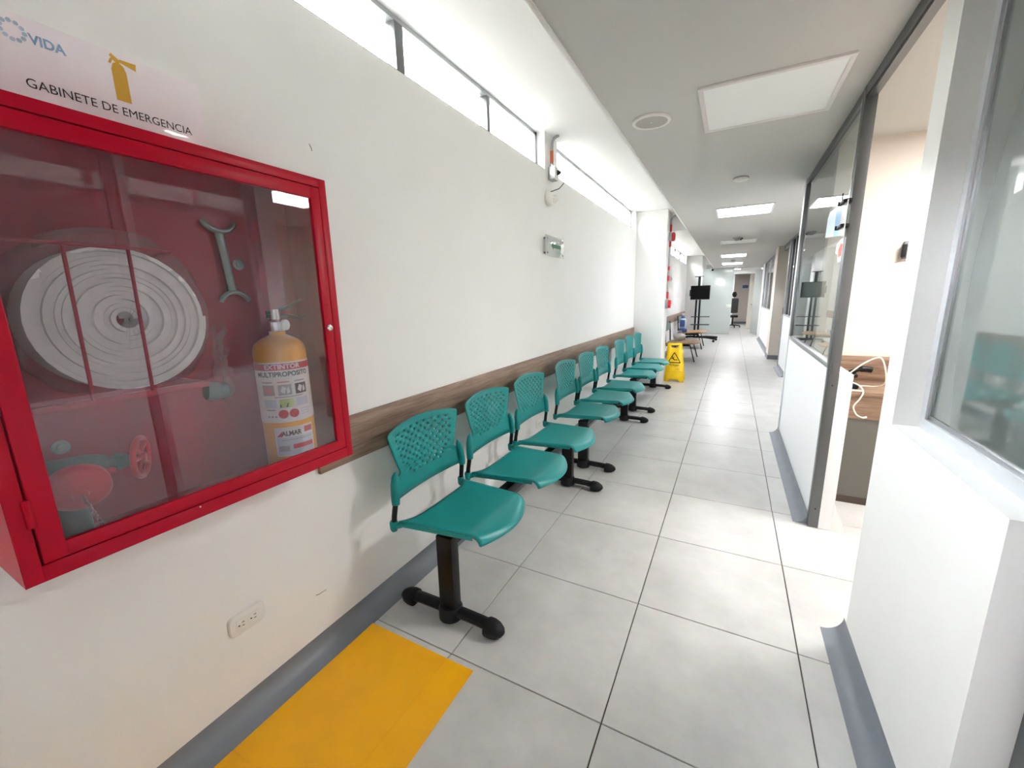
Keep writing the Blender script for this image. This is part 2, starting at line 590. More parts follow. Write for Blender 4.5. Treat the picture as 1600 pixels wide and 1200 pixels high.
for nm, pts in (('scuff', [(-0.218, 0.2485), (-0.205, 0.2440), (-0.171, 0.2425), (-0.171, 0.2440), (-0.204, 0.2462), (-0.217, 0.2510)]), ('scuff', [(-0.026, 1.906), (-0.021, 1.896), (-0.018, 1.885), (-0.0155, 1.886), (-0.018, 1.897), (-0.024, 1.907)])):
    MB().prism(pts, lambda a, c, d: Vector((d, a, c)), 0.0, 0.0006).build(nm, mat('scuff_mark', (120, 112, 104), 0.8), bpy.data.objects['wall_left'])
# ---- coves
def cove(name, x, sx, y0, y1, h=0.078):
    poly = [(0, 0)] + [(h + h * math.cos(math.radians(a)), h + h * math.sin(math.radians(a))) for a in range(270, 179, -10)]
    poly = [(0, -0.004)] + [(h, -0.004)] + poly[1:] 
    b = MB().prism(poly, lambda a, c, d: Vector((x + sx * a, d, c)), y0, y1)
    return struct(name, b, M_COVE)
cove('baseboard_left', 0, 1, -5.2, 5.5)
cove('baseboard_left_far', 0, 1, 5.95, 13.3)
cove('baseboard_right_near', XR, -1, -0.02, 0.80, 0.072)
cove('baseboard_right_partition', XR, -1, 1.72, 3.62, 0.07)
cove('baseboard_right_far', 2.2, -1, 7.0, 8.1, 0.075)
cove('baseboard_right_end', XR2, -1, 10.2, 14.3, 0.07)

# ---- wooden wall rails
def rail(name, y0, y1):
    return struct(name, MB().box(0, 0.016, y0, y1, 0.725, 0.912, bev=0.002), M_RAIL)
rail('trim_2', -0.145, 5.5)
rail('trim_3', 5.95, 13.3)

# ---- right near half wall, pier, ledge, frosted window
b = MB()
b.box(XR, 1.95, -0.02, 0.765, 0, 0.93)
b.box(XR, 1.95, 0.645, 0.765, 0.93, CEIL)
b.box(XR, 1.95, -0.02, 0.645, 2.20, CEIL)
struct('wall_right_near', b, M_WALL)
wn = bpy.data.objects.new('window_6', None)
COL.objects.link(wn)
wn.location = (1.92, 0.3, 0.93); ORG['window_6'] = Vector(wn.location); wn['kind'] = 'structure'
MB().box(1.905, 1.935, -0.02, 0.645, 0.93, 0.965).box(1.905, 1.935, 0.61, 0.645, 0.965, 2.17).box(1.905, 1.935, -0.02, 0.645, 2.17, 2.20) \
    .box(1.905, 1.935, -0.02, 0.015, 0.965, 2.17).build('window_frame', M_ALUW, wn)
MB().box(1.912, 1.928, 0.60, 0.612, 0.965, 2.17).box(1.912, 1.928, 0.012, 0.612, 0.965, 0.977).build('glazing_bead', M_ALU, wn)
MB().box(1.917, 1.923, 0.015, 0.61, 0.965, 2.17).build('pane', G_FROSTD, wn)
MB().box(1.9145, 1.917, 0.15, 0.21, 1.50, 1.53).build('tape', M_WHITEP, wn)

# ---- glazed office front continuing beside and behind the camera
wr = MB().box(XR + 0.06, 1.97, -5.2, -1.0, 0, CEIL)
struct('wall_right_rear', wr, M_WALL)
dn = bpy.data.objects.new('door_1', None)
COL.objects.link(dn)
dn.location = (1.95, -0.5, 0); ORG['door_1'] = Vector(dn.location); dn['kind'] = 'structure'
MB().box(1.92, 1.97, -0.07, -0.022, 0, CEIL).box(1.92, 1.97, -1.0, -0.95, 0, CEIL).box(1.92, 1.97, -0.95, -0.07, 2.22, CEIL).build('door_frame', M_ALUD, dn)
MB().box(1.93, 1.96, -0.95, -0.07, 0.01, 0.93).build('door_panel', M_PANELW, dn)
MB().box(1.942, 1.948, -0.95, -0.07, 0.93, 2.22).build('pane', G_FROSTD, dn)

# ---- partition with clear glass beyond the doorway
def glazed_partition(name, x, y0, y1, zs, zt, pane_mat, th=0.05, panel=M_PANELW, frame=M_ALU, near_post=True):
    root = bpy.data.objects.new(name, None)
    COL.objects.link(root)
    root.location = (x, (y0 + y1) / 2, 0); ORG[root.name] = Vector(root.location); root['kind'] = 'structure'
    MB().box(x, x + th, y0, y0 + 0.045, 0, zt, bev=0.002).build('post', M_ALUD, root)
    MB().box(x - 0.004, x + th, y1 - 0.03, y1, 0, zt, bev=0.002).build('post', M_ALUW, root)
    MB().box(x + 0.004, x + th, y0 + 0.045, y1 - 0.03, zt - 0.045, zt).build('top_rail', M_ALUD, root)
    MB().box(x - 0.002, x + th, y0 + 0.045, y1 - 0.03, zs, zs + 0.03, bev=0.003).build('sill_rail', frame, root)
    MB().box(x + 0.002, x + th - 0.006, y0 + 0.045, y1 - 0.03, 0, zs).build('panel', panel, root)
    MB().box(x - 0.002, x + 0.012, y0 + 0.045, y0 + 0.057, zs + 0.03, zt - 0.045).box(x - 0.002, x + 0.012, y1 - 0.042, y1 - 0.03, zs + 0.03, zt - 0.045).build('glazing_bead', frame, root)
    MB().box(x + 0.016, x + 0.022, y0 + 0.045, y1 - 0.03, zs + 0.03, zt - 0.045).build('pane', pane_mat, root)
    return root
pa = glazed_partition('wall_right_partition', XR, 1.69, 3.57, 0.95, CEIL, G_PART)
# inside lining of the half panel, strike plate and screws on the post
MB().box(XR + 0.05, 1.953, 1.69, 2.595, 0, 0.925, bev=0.002).build('inner_lining', M_PANELW, pa)
MB().prism([(1.953, 0.0), (2.02, 0.0), (1.953, 0.17)], lambda a, c, d: Vector((a, d, c)), 1.69, 1.705).build('corner_fillet', M_WALL, pa)
MB().box(XR + 0.012, XR + 0.04, 1.682, 1.69, 0.925, 0.985, bev=0.002).box(XR + 0.02, XR + 0.032, 1.6805, 1.682, 0.94, 0.965).build('strike_plate', M_ALUD, pa)
sk = MB()
for sx, sz in ((1.853, 2.30), (1.877, 2.30), (1.866, 0.86), (1.866, 0.12)):
    sk.cyl((sx, 1.6865, sz), (sx, 1.690, sz), 0.004, n=10)
sk.build('screw', M_DARK, pa)
# door head over the opening
struct('trim_4', MB().box(XR + 0.002, XR + 0.05, 0.765, 1.69, CEIL - 0.05, CEIL).box(XR + 0.01, XR + 0.035, 0.765, 1.69, CEIL - 0.062, CEIL - 0.05), M_ALUD)
struct('trim_5', MB().box(1.905, 1.95, 0.765, 0.775, 0, CEIL - 0.05), M_ALUW)

# ---- the room through the doorway
b = MB()
b.box(1.90, 4.2, 2.6, 2.68, 0, CEIL)          # facing wall
struct('wall_room_back', b, M_BEIGE)
struct('wall_room_side', MB().box(4.12, 4.3, -5.2, 24, 0, CEIL), M_BEIGE)
struct('wall_room_near', MB().box(1.95, 4.12, 0.55, 0.645, 0, CEIL), M_BEIGE)

# ---- far right side of the corridor
struct('wall_right_return', MB().box(XR, 2.25, 3.57, 3.65, 0, CEIL).box(2.2, 2.28, 3.65, 6.9, 0, CEIL), M_WALL)
pb = glazed_partition('wall_right_partition_second', 2.2, 6.9, 8.15, 0.98, CEIL, G_PART)
for yy in (7.3, 7.75):
    MB().box(2.2, 2.235, yy, yy + 0.035, 1.01, CEIL - 0.045).build('mullion', M_ALUD, pb)
MB().box(2.195, 2.25, 8.15, 8.23, 0, CEIL).build('post', M_ALUD, pb)
MB().box(2.2, 2.25, 8.23, 9.25, CEIL - 0.1, CEIL).build('door_head', M_ALUD, pb)
MB().box(2.185, 2.2, 8.16, 8.2, 1.0, 1.12, bev=0.004).build('lock_case', M_ALUD, pb)
struct('wall_right_pier', MB().box(2.10, 2.36, 9.25, 9.85, 0.09, CEIL), M_BEIGE)
struct('baseboard_right_pier', MB().box(2.092, 2.36, 9.242, 9.858, 0, 0.09), M_COVE)
pc = glazed_partition('wall_right_partition_third', XR2, 9.98, 14.4, 0.98, CEIL, G_PART)
MB().box(XR2 - 0.012, XR2 + 0.05, 9.90, 9.98, 0, CEIL).build('post', M_ALUD, pc)
MB().box(XR2 - 0.02, XR2 - 0.012, 9.92, 9.96, 0.98, 1.1, bev=0.003).build('lock_case', M_RUB, pc)
for yy in (11.0, 12.2, 13.4):
    MB().box(XR2, XR2 + 0.035, yy, yy + 0.04, 1.01, CEIL - 0.045).build('mullion', M_ALUW, pc)
struct('wall_right_end', MB().box(XR2, 2.3, 14.4, 15.55, 0, CEIL), M_WALL)

# ---- frosted glass screen and open glass door at the end of the corridor
gs = bpy.data.objects.new('wall_end_glass_screen', None)
COL.objects.link(gs)
gs.location = (0.7, 15.8, 0); ORG[gs.name] = Vector(gs.location); gs['kind'] = 'structure'
MB().box(0.0, 1.315, 15.79, 15.80, 0.012, CEIL - 0.01).build('pane', G_FROST, gs)
MB().box(0.0, 1.315, 15.785, 15.805, CEIL - 0.012, CEIL).box(0.0, 1.315, 15.785, 15.805, 0, 0.012).build('channel', M_ALU, gs)
MB().box(1.15, 1.315, 15.775, 15.815, 0.96, 1.06, bev=0.003).build('lock_patch', M_WHITEP, gs)
gd = bpy.data.objects.new('door_2', None)
COL.objects.link(gd)
gd.location = (2.2, 15.6, 0); ORG[gd.name] = Vector(gd.location); gd['kind'] = 'structure'
def door_leaf(a, z, d):
    p0, p1 = Vector((2.19, 15.58, 0)), Vector((1.99, 16.42, 0))
    t = (p1 - p0).normalized(); n = Vector((-t.y, t.x, 0))
    return p0 + t * a + n * d + Vector((0, 0, z))
MB().prism([(0.0, 0.02), (0.86, 0.02), (0.86, 2.25), (0.0, 2.25)], door_leaf, -0.005, 0.005).build('pane', G_FROST, gd)
MB().prism([(-0.02, 0.0), (0.16, 0.0), (0.16, 0.06), (-0.02, 0.06)], door_leaf, -0.018, 0.018).build('floor_hinge', M_STEEL, gd)
MB().prism([(-0.02, 2.23), (0.16, 2.23), (0.16, 2.29), (-0.02, 2.29)], door_leaf, -0.018, 0.018).build('top_hinge', M_STEEL, gd)
struct('trim_6', MB().box(1.315, 2.25, 15.75, 15.85, 2.30, CEIL), M_WALL)
struct('wall_end_beam', MB().box(0.43, 4.12, 17.6, 17.8, 2.2, CEIL), M_WALL)
struct('wall_end', MB().box(0.0, 2.4, 22.4, 22.55, 0, CEIL), M_BEIGE)
struct('baseboard_end', MB().box(0.0, 2.16, 22.38, 22.4, 0, 0.1), M_COVE)
struct('wall_end_right', MB().box(2.16, 2.4, 16.6, 24, 0, CEIL), M_WALL)
struct('wall_end_left', MB().box(0, 1.36, 21.0, 21.1, 0, CEIL), M_PANELW)
d3 = bpy.data.objects.new('door_3', None)
COL.objects.link(d3)
d3.location = (2.03, 18.8, 0); ORG[d3.name] = Vector(d3.location); d3['kind'] = 'structure'
MB().box(1.91, 2.15, 18.80, 18.85, 0.01, 2.3, bev=0.002).build('door_leaf', M_DOORW, d3)
MB().cyl((2.03, 18.76, 1.0), (2.03, 18.80, 1.0), 0.016, n=10).cyl((2.03, 18.765, 1.0), (2.13, 18.765, 1.0), 0.012, n=8).build('door_handle', M_STEEL, d3)
struct('wall_far_closing', MB().box(-0.12, 4.3, 23.9, 24.0, 0, SOFF), M_BEIGE)
struct('wall_behind', MB().box(0.0, 4.12, -5.2, -5.0, 0, CEIL), M_WALL)

# ================================================================== CEILING FIXTURES
def ceiling_panel(x0, x1, y0, y1, lit, label, m=None):
    t = thing('ceiling_light', label, 'ceiling light', ((x0 + x1) / 2, (y0 + y1) / 2, CEIL), 'square ceiling light panels')
    f = 0.022
    z0 = CEIL - 0.012
    MB().box(x0, x1, y0, y0 + f, z0, CEIL, 0.002).box(x0, x1, y1 - f, y1, z0, CEIL, 0.002).box(x0, x0 + f, y0 + f, y1 - f, z0, CEIL, 0.002) \
        .box(x1 - f, x1, y0 + f, y1 - f, z0, CEIL, 0.002).build('frame', M_FRAMEW, t)
    MB().box(x0 + f, x1 - f, y0 + f, y1 - f, CEIL - 0.007, CEIL - 0.001).build('diffuser', m or (M_PANEL_ON if lit else M_PANELOFF), t)
ceiling_panel(1.12, 1.73, 1.30, 1.905, False, 'unlit square ceiling panel nearest the camera, beside the round speaker')
ceiling_panel(1.09, 1.68, 4.42, 5.03, True, 'lit square ceiling panel, nearest of the glowing ones')
ceiling_panel(1.06, 1.65, 7.55, 8.15, False, 'unlit square ceiling panel between two glowing ones, seen edge-on')
ceiling_panel(1.00, 1.57, 10.40, 11.2, True, 'second glowing square ceiling panel down the corridor')
ceiling_panel(0.96, 1.54, 13.2, 14.0, True, 'third glowing square ceiling panel, in front of the frosted screen')
ceiling_panel(0.95, 1.53, 16.5, 17.1, True, 'farthest glowing ceiling panel, beyond the frosted glass screen')
ceiling_panel(1.0, 1.6, -2.7, -2.1, False, 'unlit square ceiling panel behind the camera')
ceiling_panel(2.45, 3.05, 1.3, 1.9, True, 'glowing square ceiling panel inside the room off the doorway', M_ROOM_ON)
ceiling_panel(2.35, 2.95, -0.55, 0.05, True, 'added unseen fill panel in the office behind the frosted window', M_ROOM_ON)  # unseen office lamp, added to lift the left wall

ceiling_panel(1.3, 1.9, 19.6, 20.2, True, 'added unseen fill panel in the hall past the glass door')  # lamp added out of sight to brighten the dim hall
sp = thing('ceiling_speaker', 'round white ceiling speaker with grey mesh grille', 'speaker', (0.862, 1.57, CEIL))
MB().lathe([(0.085, 0.0), (0.103, 0.0), (0.107, -0.004), (0.103, -0.011), (0.088, -0.012), (0.085, -0.006)], (0.862, 1.57, CEIL), n=40).build('rim', M_WHITEP, sp)
MB().lathe([(0.086, -0.004), (0.086, -0.008), (0.05, -0.0105), (0.0, -0.0115)], (0.862, 1.57, CEIL), n=40).build('grille', M_GRILLE, sp)
MB().lathe([(0.006, -0.011), (0.006, -0.013)], (0.862, 1.57, CEIL), n=12).build('emblem', M_WHITEP, sp)
sd = thing('smoke_detector', 'small white disc smoke detector on the ceiling past the unlit panel', 'smoke detector', (1.33, 3.16, CEIL))
MB().lathe([(0.055, 0), (0.06, -0.006), (0.06, -0.016), (0.045, -0.026), (0.0, -0.028)], (1.33, 3.16, CEIL), n=28).build('housing', M_WHITEP, sd)
MB().lathe([(0.0595, -0.002), (0.061, -0.003), (0.0595, -0.005)], (1.33, 3.16, CEIL), n=28).build('seam', M_DARK, sd)
sd = thing('smoke_detector', 'dark domed smoke detector hanging below the seen-edge-on unlit panel', 'smoke detector', (1.33, 7.3, CEIL))
MB().lathe([(0.07, 0), (0.07, -0.012), (0.05, -0.03), (0.03, -0.05), (0.0, -0.052)], (1.33, 7.3, CEIL), n=20).build('housing', M_GALV, sd)
MB().cyl((1.38, 7.3, CEIL - 0.045), (1.42, 7.3, CEIL - 0.01), 0.01, n=8).build('lead', M_DARK, sd)
sd = thing('smoke_detector', 'small grey detector on the ceiling between the two farthest corridor panels', 'smoke detector', (1.278, 12.25, CEIL))
MB().lathe([(0.06, 0), (0.06, -0.02), (0.03, -0.045), (0.0, -0.047)], (1.278, 12.25, CEIL), n=18).build('housing', M_GALV, sd)
sl = thing('spot_light', 'small round glowing downlight beside the far ceiling panels', 'downlight', (1.0, 11.8, CEIL))
MB().lathe([(0.05, 0), (0.065, -0.003), (0.065, -0.012), (0.05, -0.014)], (1.0, 11.8, CEIL), n=24).build('rim', M_WHITEP, sl)
MB().lathe([(0.05, -0.004), (0.05, -0.012), (0.0, -0.014)], (1.0, 11.8, CEIL), n=24).build('lens', M_SPOT, sl)
sc_ = thing('security_camera', 'small white dome security camera with black lens above the frosted screen', 'security camera', (0.62, 15.7, CEIL))
MB().lathe([(0.05, 0), (0.05, -0.02), (0.055, -0.05), (0.03, -0.09), (0, -0.1)], (0.60, 15.7, CEIL), n=16).build('housing', M_WHITEP, sc_)
MB().lathe([(0.035, 0), (0.03, 0.03), (0.0, 0.045)], (0.625, 15.655, CEIL - 0.055), (0.5, -1, -0.2), n=14).build('lens', M_SCREEN, sc_)

# ================================================================== BENCHES
def seat_pt(u, v):
    s = u * 2 - 1
    rear = 0.205 - 0.045 * abs(s) ** 6
    front = 0.540 + 0.055 * (1 - s * s)
    crease = 0.500
    if v < 0.72:
        k = v / 0.72
        x = rear + (crease - rear) * k
        z = 0.440 - 0.010 * math.sin(math.pi * min(1.0, k * 1.05)) * (1 - s * s) + 0.007 * k
    else:
        k = (v - 0.72) / 0.28
        x = crease + (front - crease) * (k + 0.12 * math.sin(math.pi * k))
        z = 0.447 - 0.038 * k ** 1.9
    hw = 0.236 - 0.040 * max(0.0, (x - 0.16)) / 0.37
    return Vector((x, s * hw, z))

def BW(t):
    if t < 0.28: return 0.232
    if t < 0.40:
        k = (t - 0.28) / 0.12
        k = k * k * (3 - 2 * k)
        return 0.232 + (0.192 - 0.232) * k
    return 0.192 + 0.056 * ((t - 0.40) / 0.60) ** 0.95
def back_pt(s, t):
    z = 0.535 + 0.315 * t - 0.026 * t * s * s - 0.006 * t * abs(s) ** 12
    y = s * BW(t) - math.copysign(0.005, s) * (t ** 14) * abs(s) ** 8
    x = 0.152 - 0.040 * (1 - s * s) * (0.5 + 0.5 * t) - 0.012 * t
    return Vector((x, y, z))

def make_back():
    b = MB()
    nc, nr = 9, 12
    s0, s1, t0, t1 = -0.90, 0.90, 0.225, 0.915
    a = (s1 - s0) / nc
    h = (t1 - t0) / nr
    rs, rt = 0.0255, 0.0255 * 0.222 / 0.315
    cache = {}
    def V(s, t):
        key = (round(s, 5), round(t, 5))
        if key not in cache:
            cache[key] = len(b.v)
            b.v.append(back_pt(s, t))
        return cache[key]
    def hole_ok(s, t):
        k = (t - t0) / (t1 - t0)
        return t > 0.235 + 0.30 * max(0.0, (abs(s) - 0.40) / 0.5)
    for r in range(nr):
        ta, tb = t0 + r * h, t0 + (r + 1) * h
        tm = (ta + tb) / 2
        off = 0 if r % 2 == 0 else a / 2
        cells = []
        if off:
            cells.append((s0, s0 + off, False))
            n_ = nc - 1
        else:
            n_ = nc
        for c in range(n_):
            cells.append((s0 + off + c * a, s0 + off + (c + 1) * a, True))
        if off:
            cells.append((s1 - off, s1, False))
        for sa, sb, full in cells:
            sm = (sa + sb) / 2
            if not full:
                b.f.append((V(sa, ta), V(sb, ta), V(sb, tb), V(sa, tb)))
                continue
            ring = [(sa, ta), (sm, ta), (sb, ta), (sb, tm), (sb, tb), (sm, tb), (sa, tb), (sa, tm)]
            if hole_ok(sm, tm):
                inner = []
                for q in range(8):
                    an = math.radians(225 + 45 * q)
                    inner.append(V(sm + rs * math.cos(an), tm + rt * math.sin(an)))
                R = [V(*p) for p in ring]
                for q in range(8):
                    b.f.append((R[q], R[(q + 1) % 8], inner[(q + 1) % 8], inner[q]))
            else:
                b.f.append(tuple(V(*p) for p in ring))
    half = [s0 + k * a / 2 for k in range(2 * nc + 1)]
    for k in range(2 * nc):
        for ta, tb in ((0.0, 0.1), (0.1, t0), (t1, 0.97), (0.97, 1.0)):
            b.f.append((V(half[k], ta), V(half[k + 1], ta), V(half[k + 1], tb), V(half[k], tb)))
    tl = [0.0, 0.1] + [t0 + k * h for k in range(nr + 1)] + [0.97, 1.0]
    # the side strips share the mid-height points of the rows
    tl2 = sorted(set([round(x, 6) for x in tl] + [round(t0 + (k + .5) * h, 6) for k in range(0, nr, 2)]))
    for sgn in (-1, 1):
        for sa, sb in ((0.90, 0.955), (0.955, 1.0)):
            for k in range(len(tl2) - 1):
                b.f.append((V(sgn * sa, tl2[k]), V(sgn * sb, tl2[k]), V(sgn * sb, tl2[k + 1]), V(sgn * sa, tl2[k + 1])))
    return b

def make_bench(name, label, yc):
    root = thing(name, label, 'bench', (0, 0, 0), 'teal three-seat tandem benches along the left wall')
    beam = MB().box(0.335, 0.385, -0.75, 0.75, 0.345, 0.395, bev=0.004)
    beam.build('beam', M_BLACK, root)
    for cy in (-0.73, 0.73):
        MB().box(0.318, 0.398, cy - 0.026, cy + 0.026, 0.03, 0.40, bev=0.006).build('leg', M_BLACK, root)
        ft = MB()
        ft.tube([(0.12, cy, 0.036), (0.2, cy, 0.042), (0.36, cy, 0.044), (0.5, cy, 0.042), (0.59, cy, 0.036)], 0.020, n=10, ry=0.028, up=(0, 0, 1))
        fo = ft.build('foot_bar', M_BLACK, root)
        MB().lathe([(0.052, 0.010), (0.052, 0.055), (0.046, 0.068), (0.03, 0.072)], (0.358, cy, 0.0), n=20).build('collar', M_RUB, fo)
        for x0, sg in ((0.085, -1), (0.622, 1)):
            c = MB()
            # rounded rubber end cap
            prof = [(0.0, -0.001), (0.039, 0.0), (0.042, 0.005), (0.042, 0.026), (0.036, 0.050), (0.022, 0.072), (0.008, 0.081), (0.0, 0.082)]
            c.lathe(prof, (x0 - sg * 0.080, cy, 0.032), (sg, 0, 0), n=24)
            for v in c.v:
                if v.z < 0.0: v.z = 0.0
                v.z = v.z * 0.88
            c.build('foot_cap', M_RUB, fo)
    for k in (-1, 0, 1):
        y = k * 0.56
        st = MB().grid(seat_pt, 28, 26)
        for v in st.v: v.y += y
        so = st.build('seat', M_TEAL, root, solid=0.013)
        # turned-down side flanges and sockets for the back tubes
        for sg in (-1, 1):
            fl = MB()
            path = [seat_pt(0.5 + 0.5 * sg, v) + Vector((0, y - sg * 0.003, -0.010)) for v in (0.0, 0.12, 0.3, 0.5, 0.66, 0.74)]
            fl.tube(path, 0.012, n=8, ry=0.004, up=(0, 0, 1))
            fl.build('side_flange', M_TEAL, so)
        for sg in (-1, 1):
            MB().lathe([(0.0, -0.028), (0.013, -0.026), (0.017, -0.016), (0.018, 0.012), (0.015, 0.018)], (0.142, y + sg * 0.248, 0.430), n=14).tube([(0.142, y + sg * 0.247, 0.425), (0.165, y + sg * 0.238, 0.429), (0.195, y + sg * 0.222, 0.433)], [0.015, 0.013, 0.006], n=10, ry=0.011).build('tube_socket', M_TEAL, so)
        MB().box(0.22, 0.50, y - 0.10, y + 0.10, 0.395, 0.408, bev=0.002).box(0.30, 0.42, y - 0.05, y + 0.05, 0.385, 0.40).build('seat_bracket', M_BLACK, root)
        bk = make_back()
        for v in bk.v: v.y += y
        bo = bk.build('backrest', M_TEAL, root, solid=0.005)
        for sg in (-1, 1):
            ys = y + sg * 0.238
            MB().tube([(0.158, y + sg * 0.243, 0.526), (0.157, y + sg * 0.241, 0.56), (0.154, y + sg * 0.236, 0.61), (0.152, y + sg * 0.228, 0.645), (0.150, y + sg * 0.220, 0.662)],
                      [0.017, 0.019, 0.019, 0.015, 0.004], n=12).build('sleeve', M_TEAL, bo)
            MB().tube([(0.142, y + sg * 0.248, 0.42), (0.147, y + sg * 0.247, 0.47), (0.156, y + sg * 0.243, 0.53), (0.155, y + sg * 0.237, 0.60)], 0.0115, n=12).build('back_tube', M_BLACK, root)
    root.location = (0, yc, 0)
    return root
make_bench('tandem_bench', 'teal perforated three-seat bench nearest the red cabinet', 0.885)
make_bench('tandem_bench', 'teal perforated three-seat bench in the middle of the row', 2.71)
make_bench('tandem_bench', 'teal perforated three-seat bench farthest away, against the white pillar', 4.62)

# ================================================================== FIRE CABINET
CX, CY0, CY1, CZ0, CZ1 = 0.21, -0.915, -0.148, 0.84, 1.73
cab = thing('fire_cabinet', 'red metal fire cabinet with glazed door on the left wall', 'fire cabinet', (0.0, (CY0 + CY1) / 2, CZ0))
b = MB()
th = 0.003
b.box(0.0, 0.004, CY0, CY1, CZ0, CZ1)
b.box(0.0, CX - 0.002, CY0, CY0 + th, CZ0, CZ1).box(0.0, CX - 0.002, CY1 - th, CY1, CZ0, CZ1)
b.box(0.0, CX - 0.002, CY0, CY1, CZ0, CZ0 + th).box(0.0, CX - 0.002, CY0, CY1, CZ1 - th, CZ1)
b.build('body', M_REDIN, cab)
b = MB()
bd = 0.0255
b.box(CX - 0.012, CX, CY0, CY0 + bd, CZ0, CZ1, 0.002).box(CX - 0.012, CX, CY1 - bd, CY1, CZ0, CZ1, 0.002)
b.box(CX - 0.012, CX, CY0 + bd - 0.002, CY1 - bd + 0.002, CZ0, CZ0 + bd + 0.008, 0.002).box(CX - 0.012, CX, CY0 + bd - 0.002, CY1 - bd + 0.002, CZ1 - bd, CZ1, 0.002)
b.box(0.005, CX - 0.001, CY0 - 0.0008, CY0 + 0.0005, CZ0, CZ1)
b.build('front_frame', M_RED, cab)
dr = MB()
DY0, DY1, DZ0, DZ1 = CY0 + bd + 0.003, CY1 - bd - 0.003, CZ0 + bd + 0.011, CZ1 - bd - 0.003
GY0, GY1, GZ0, GZ1 = -0.852, -0.207, 0.908, 1.668
dr.box(CX - 0.010, CX + 0.003, DY0, GY0, DZ0, DZ1, 0.002).box(CX - 0.010, CX + 0.003, GY1, DY1, DZ0, DZ1, 0.002)
dr.box(CX - 0.010, CX + 0.0028, GY0 - 0.002, GY1 + 0.002, DZ0, GZ0, 0.002).box(CX - 0.010, CX + 0.0028, GY0 - 0.002, GY1 + 0.002, GZ1, DZ1, 0.002)
door = dr.build('door', M_RED, cab)
MB().box(CX - 0.008, CX - 0.004, GY0 - 0.004, GY1 + 0.004, GZ0 - 0.004, GZ1 + 0.004).build('pane', G_CAB, door)
MB().lathe([(0.0105, 0), (0.0105, 0.003), (0.008, 0.006), (0.0, 0.0065)], (CX + 0.003, -0.191, 1.283), (1, 0, 0), 20).build('lock', M_STEEL, door)
MB().box(CX + 0.009, CX + 0.0098, -0.1935, -0.1885, 1.2822, 1.2838).build('keyhole', M_DARK, door)
for zz in (0.955, 1.60):
    MB().tube([(CX + 0.0, CY0 + bd + 0.0015, zz), (CX + 0.0, CY0 + bd + 0.0015, zz + 0.055)], 0.0065, n=12).build('hinge', M_RED, door)
MB().lathe([(0.002, 0), (0.002, 0.0006), (0, 0.001)], (CX, -0.62, 0.868), (1, 0, 0), 8).build('paint_chip', M_WHITEP, cab)
rv = MB()
for yy in (-0.190, -0.2): rv.cyl((CX + 0.0028, yy, 1.354), (CX + 0.0036, yy, 1.354), 0.0016, n=8)
rv.build('rivet_hole', M_DARK, door)
# hose rack rods (part of the cabinet)
for yy in (-0.752, -0.651):
    MB().tube([(0.012, yy + 0.003, 1.492), (0.17, yy + 0.002, 1.488), (0.18, yy, 1.478), (0.182, yy - 0.006, 1.17)], 0.0035, n=8).build('rack_rod', M_REDIN, cab)
MB().box(0.165, 0.182, -0.848, -0.54, 1.158, 1.172, 0.002).box(0.004, 0.18, -0.55, -0.542, 1.158, 1.172, 0.001).build('rack_shelf', M_REDIN, cab)
MB().tube([(0.18, -0.85, 1.484), (0.18, -0.60, 1.484), (0.17, -0.57, 1.484), (0.02, -0.55, 1.484)], 0.0035, n=8).build('rack_rail', M_REDIN, cab)
for yy, zz in ((-0.781, 1.047), (-0.326, 1.481)):
    MB().lathe([(0.016, 0), (0.016, 0.002), (0.008, 0.002), (0.008, 0.007), (0.0, 0.008)], (0.004, yy, zz), (1, 0, 0), 18).build('bolt', M_GALV, cab)
text('size_number', '30', 0.040, leftwall(-0.525, 1.492, 0.006), M_LABELR, cab, bold=0.001)

# rolled hose in clear wrap
hz, hy = 1.334, -0.668
hose = thing('fire_hose', 'coil of white canvas fire hose in clear plastic inside the cabinet', 'fire hose', (0.1, hy, 1.172))
b = MB()
N, turns = 15 * 36, 15
pth = []
vs_, fs = [], []
for i in range(N + 1):
    an = 2 * math.pi * turns * i / N
    r = 0.018 + 0.138 * i / N
    th_ = 0.0043
    for rr, xx in ((r - th_, 0.075), (r + th_, 0.075), (r + th_, 0.150 + 0.006 * math.sin(an * 0.37)), (r - th_, 0.150 + 0.006 * math.sin(an * 0.37))):
        vs_.append((xx, hy + rr * math.cos(an) * 1.0, hz + rr * math.sin(an)))
    if i:
        o = 4 * (i - 1)
        for k in range(4):
            fs.append((o + k, o + (k + 1) % 4, o + 4 + (k + 1) % 4, o + 4 + k))
b.add(vs_, fs)
b.build('coil', M_HOSE, hose)
b = MB()
def wrap_pt(u, v):
    an = 2 * math.pi * u
    r = [0.0, 0.06, 0.115, 0.155, 0.172, 0.178, 0.165][int(round(v * 6))]
    x = [0.166, 0.163, 0.160, 0.155, 0.130, 0.085, 0.065][int(round(v * 6))]
    q = noise.noise(Vector((math.cos(an) * 3, math.sin(an) * 3, v * 5)))
    q2 = noise.noise(Vector((math.cos(an) * 9, math.sin(an) * 9, v * 9)))
    rr = r * (1 + 0.05 * q * min(1, v * 3) + 0.03 * q2 * v)
    zz = hz + rr * math.sin(an) * 1.02
    if v > 0.6: zz += 0.02 * max(0, math.cos(an - 1.4))
    return Vector((min(x + 0.004 * q2, 0.176), hy + rr * math.cos(an) * 1.05, max(zz, 1.176)))
b.grid(wrap_pt, 72, 6)
b.build('plastic_wrap', G_WRAP, hose)
b = MB()
def tail_pt(u, v):
    q = noise.noise(Vector((u * 6, v * 9, 1.7)))
    return Vector((0.145 + 0.02 * q, -0.50 + 0.035 * u + 0.02 * q * u - 0.012 * v, 1.30 - 0.20 * v + 0.012 * math.sin(u * 9)))
b.grid(tail_pt, 10, 16)
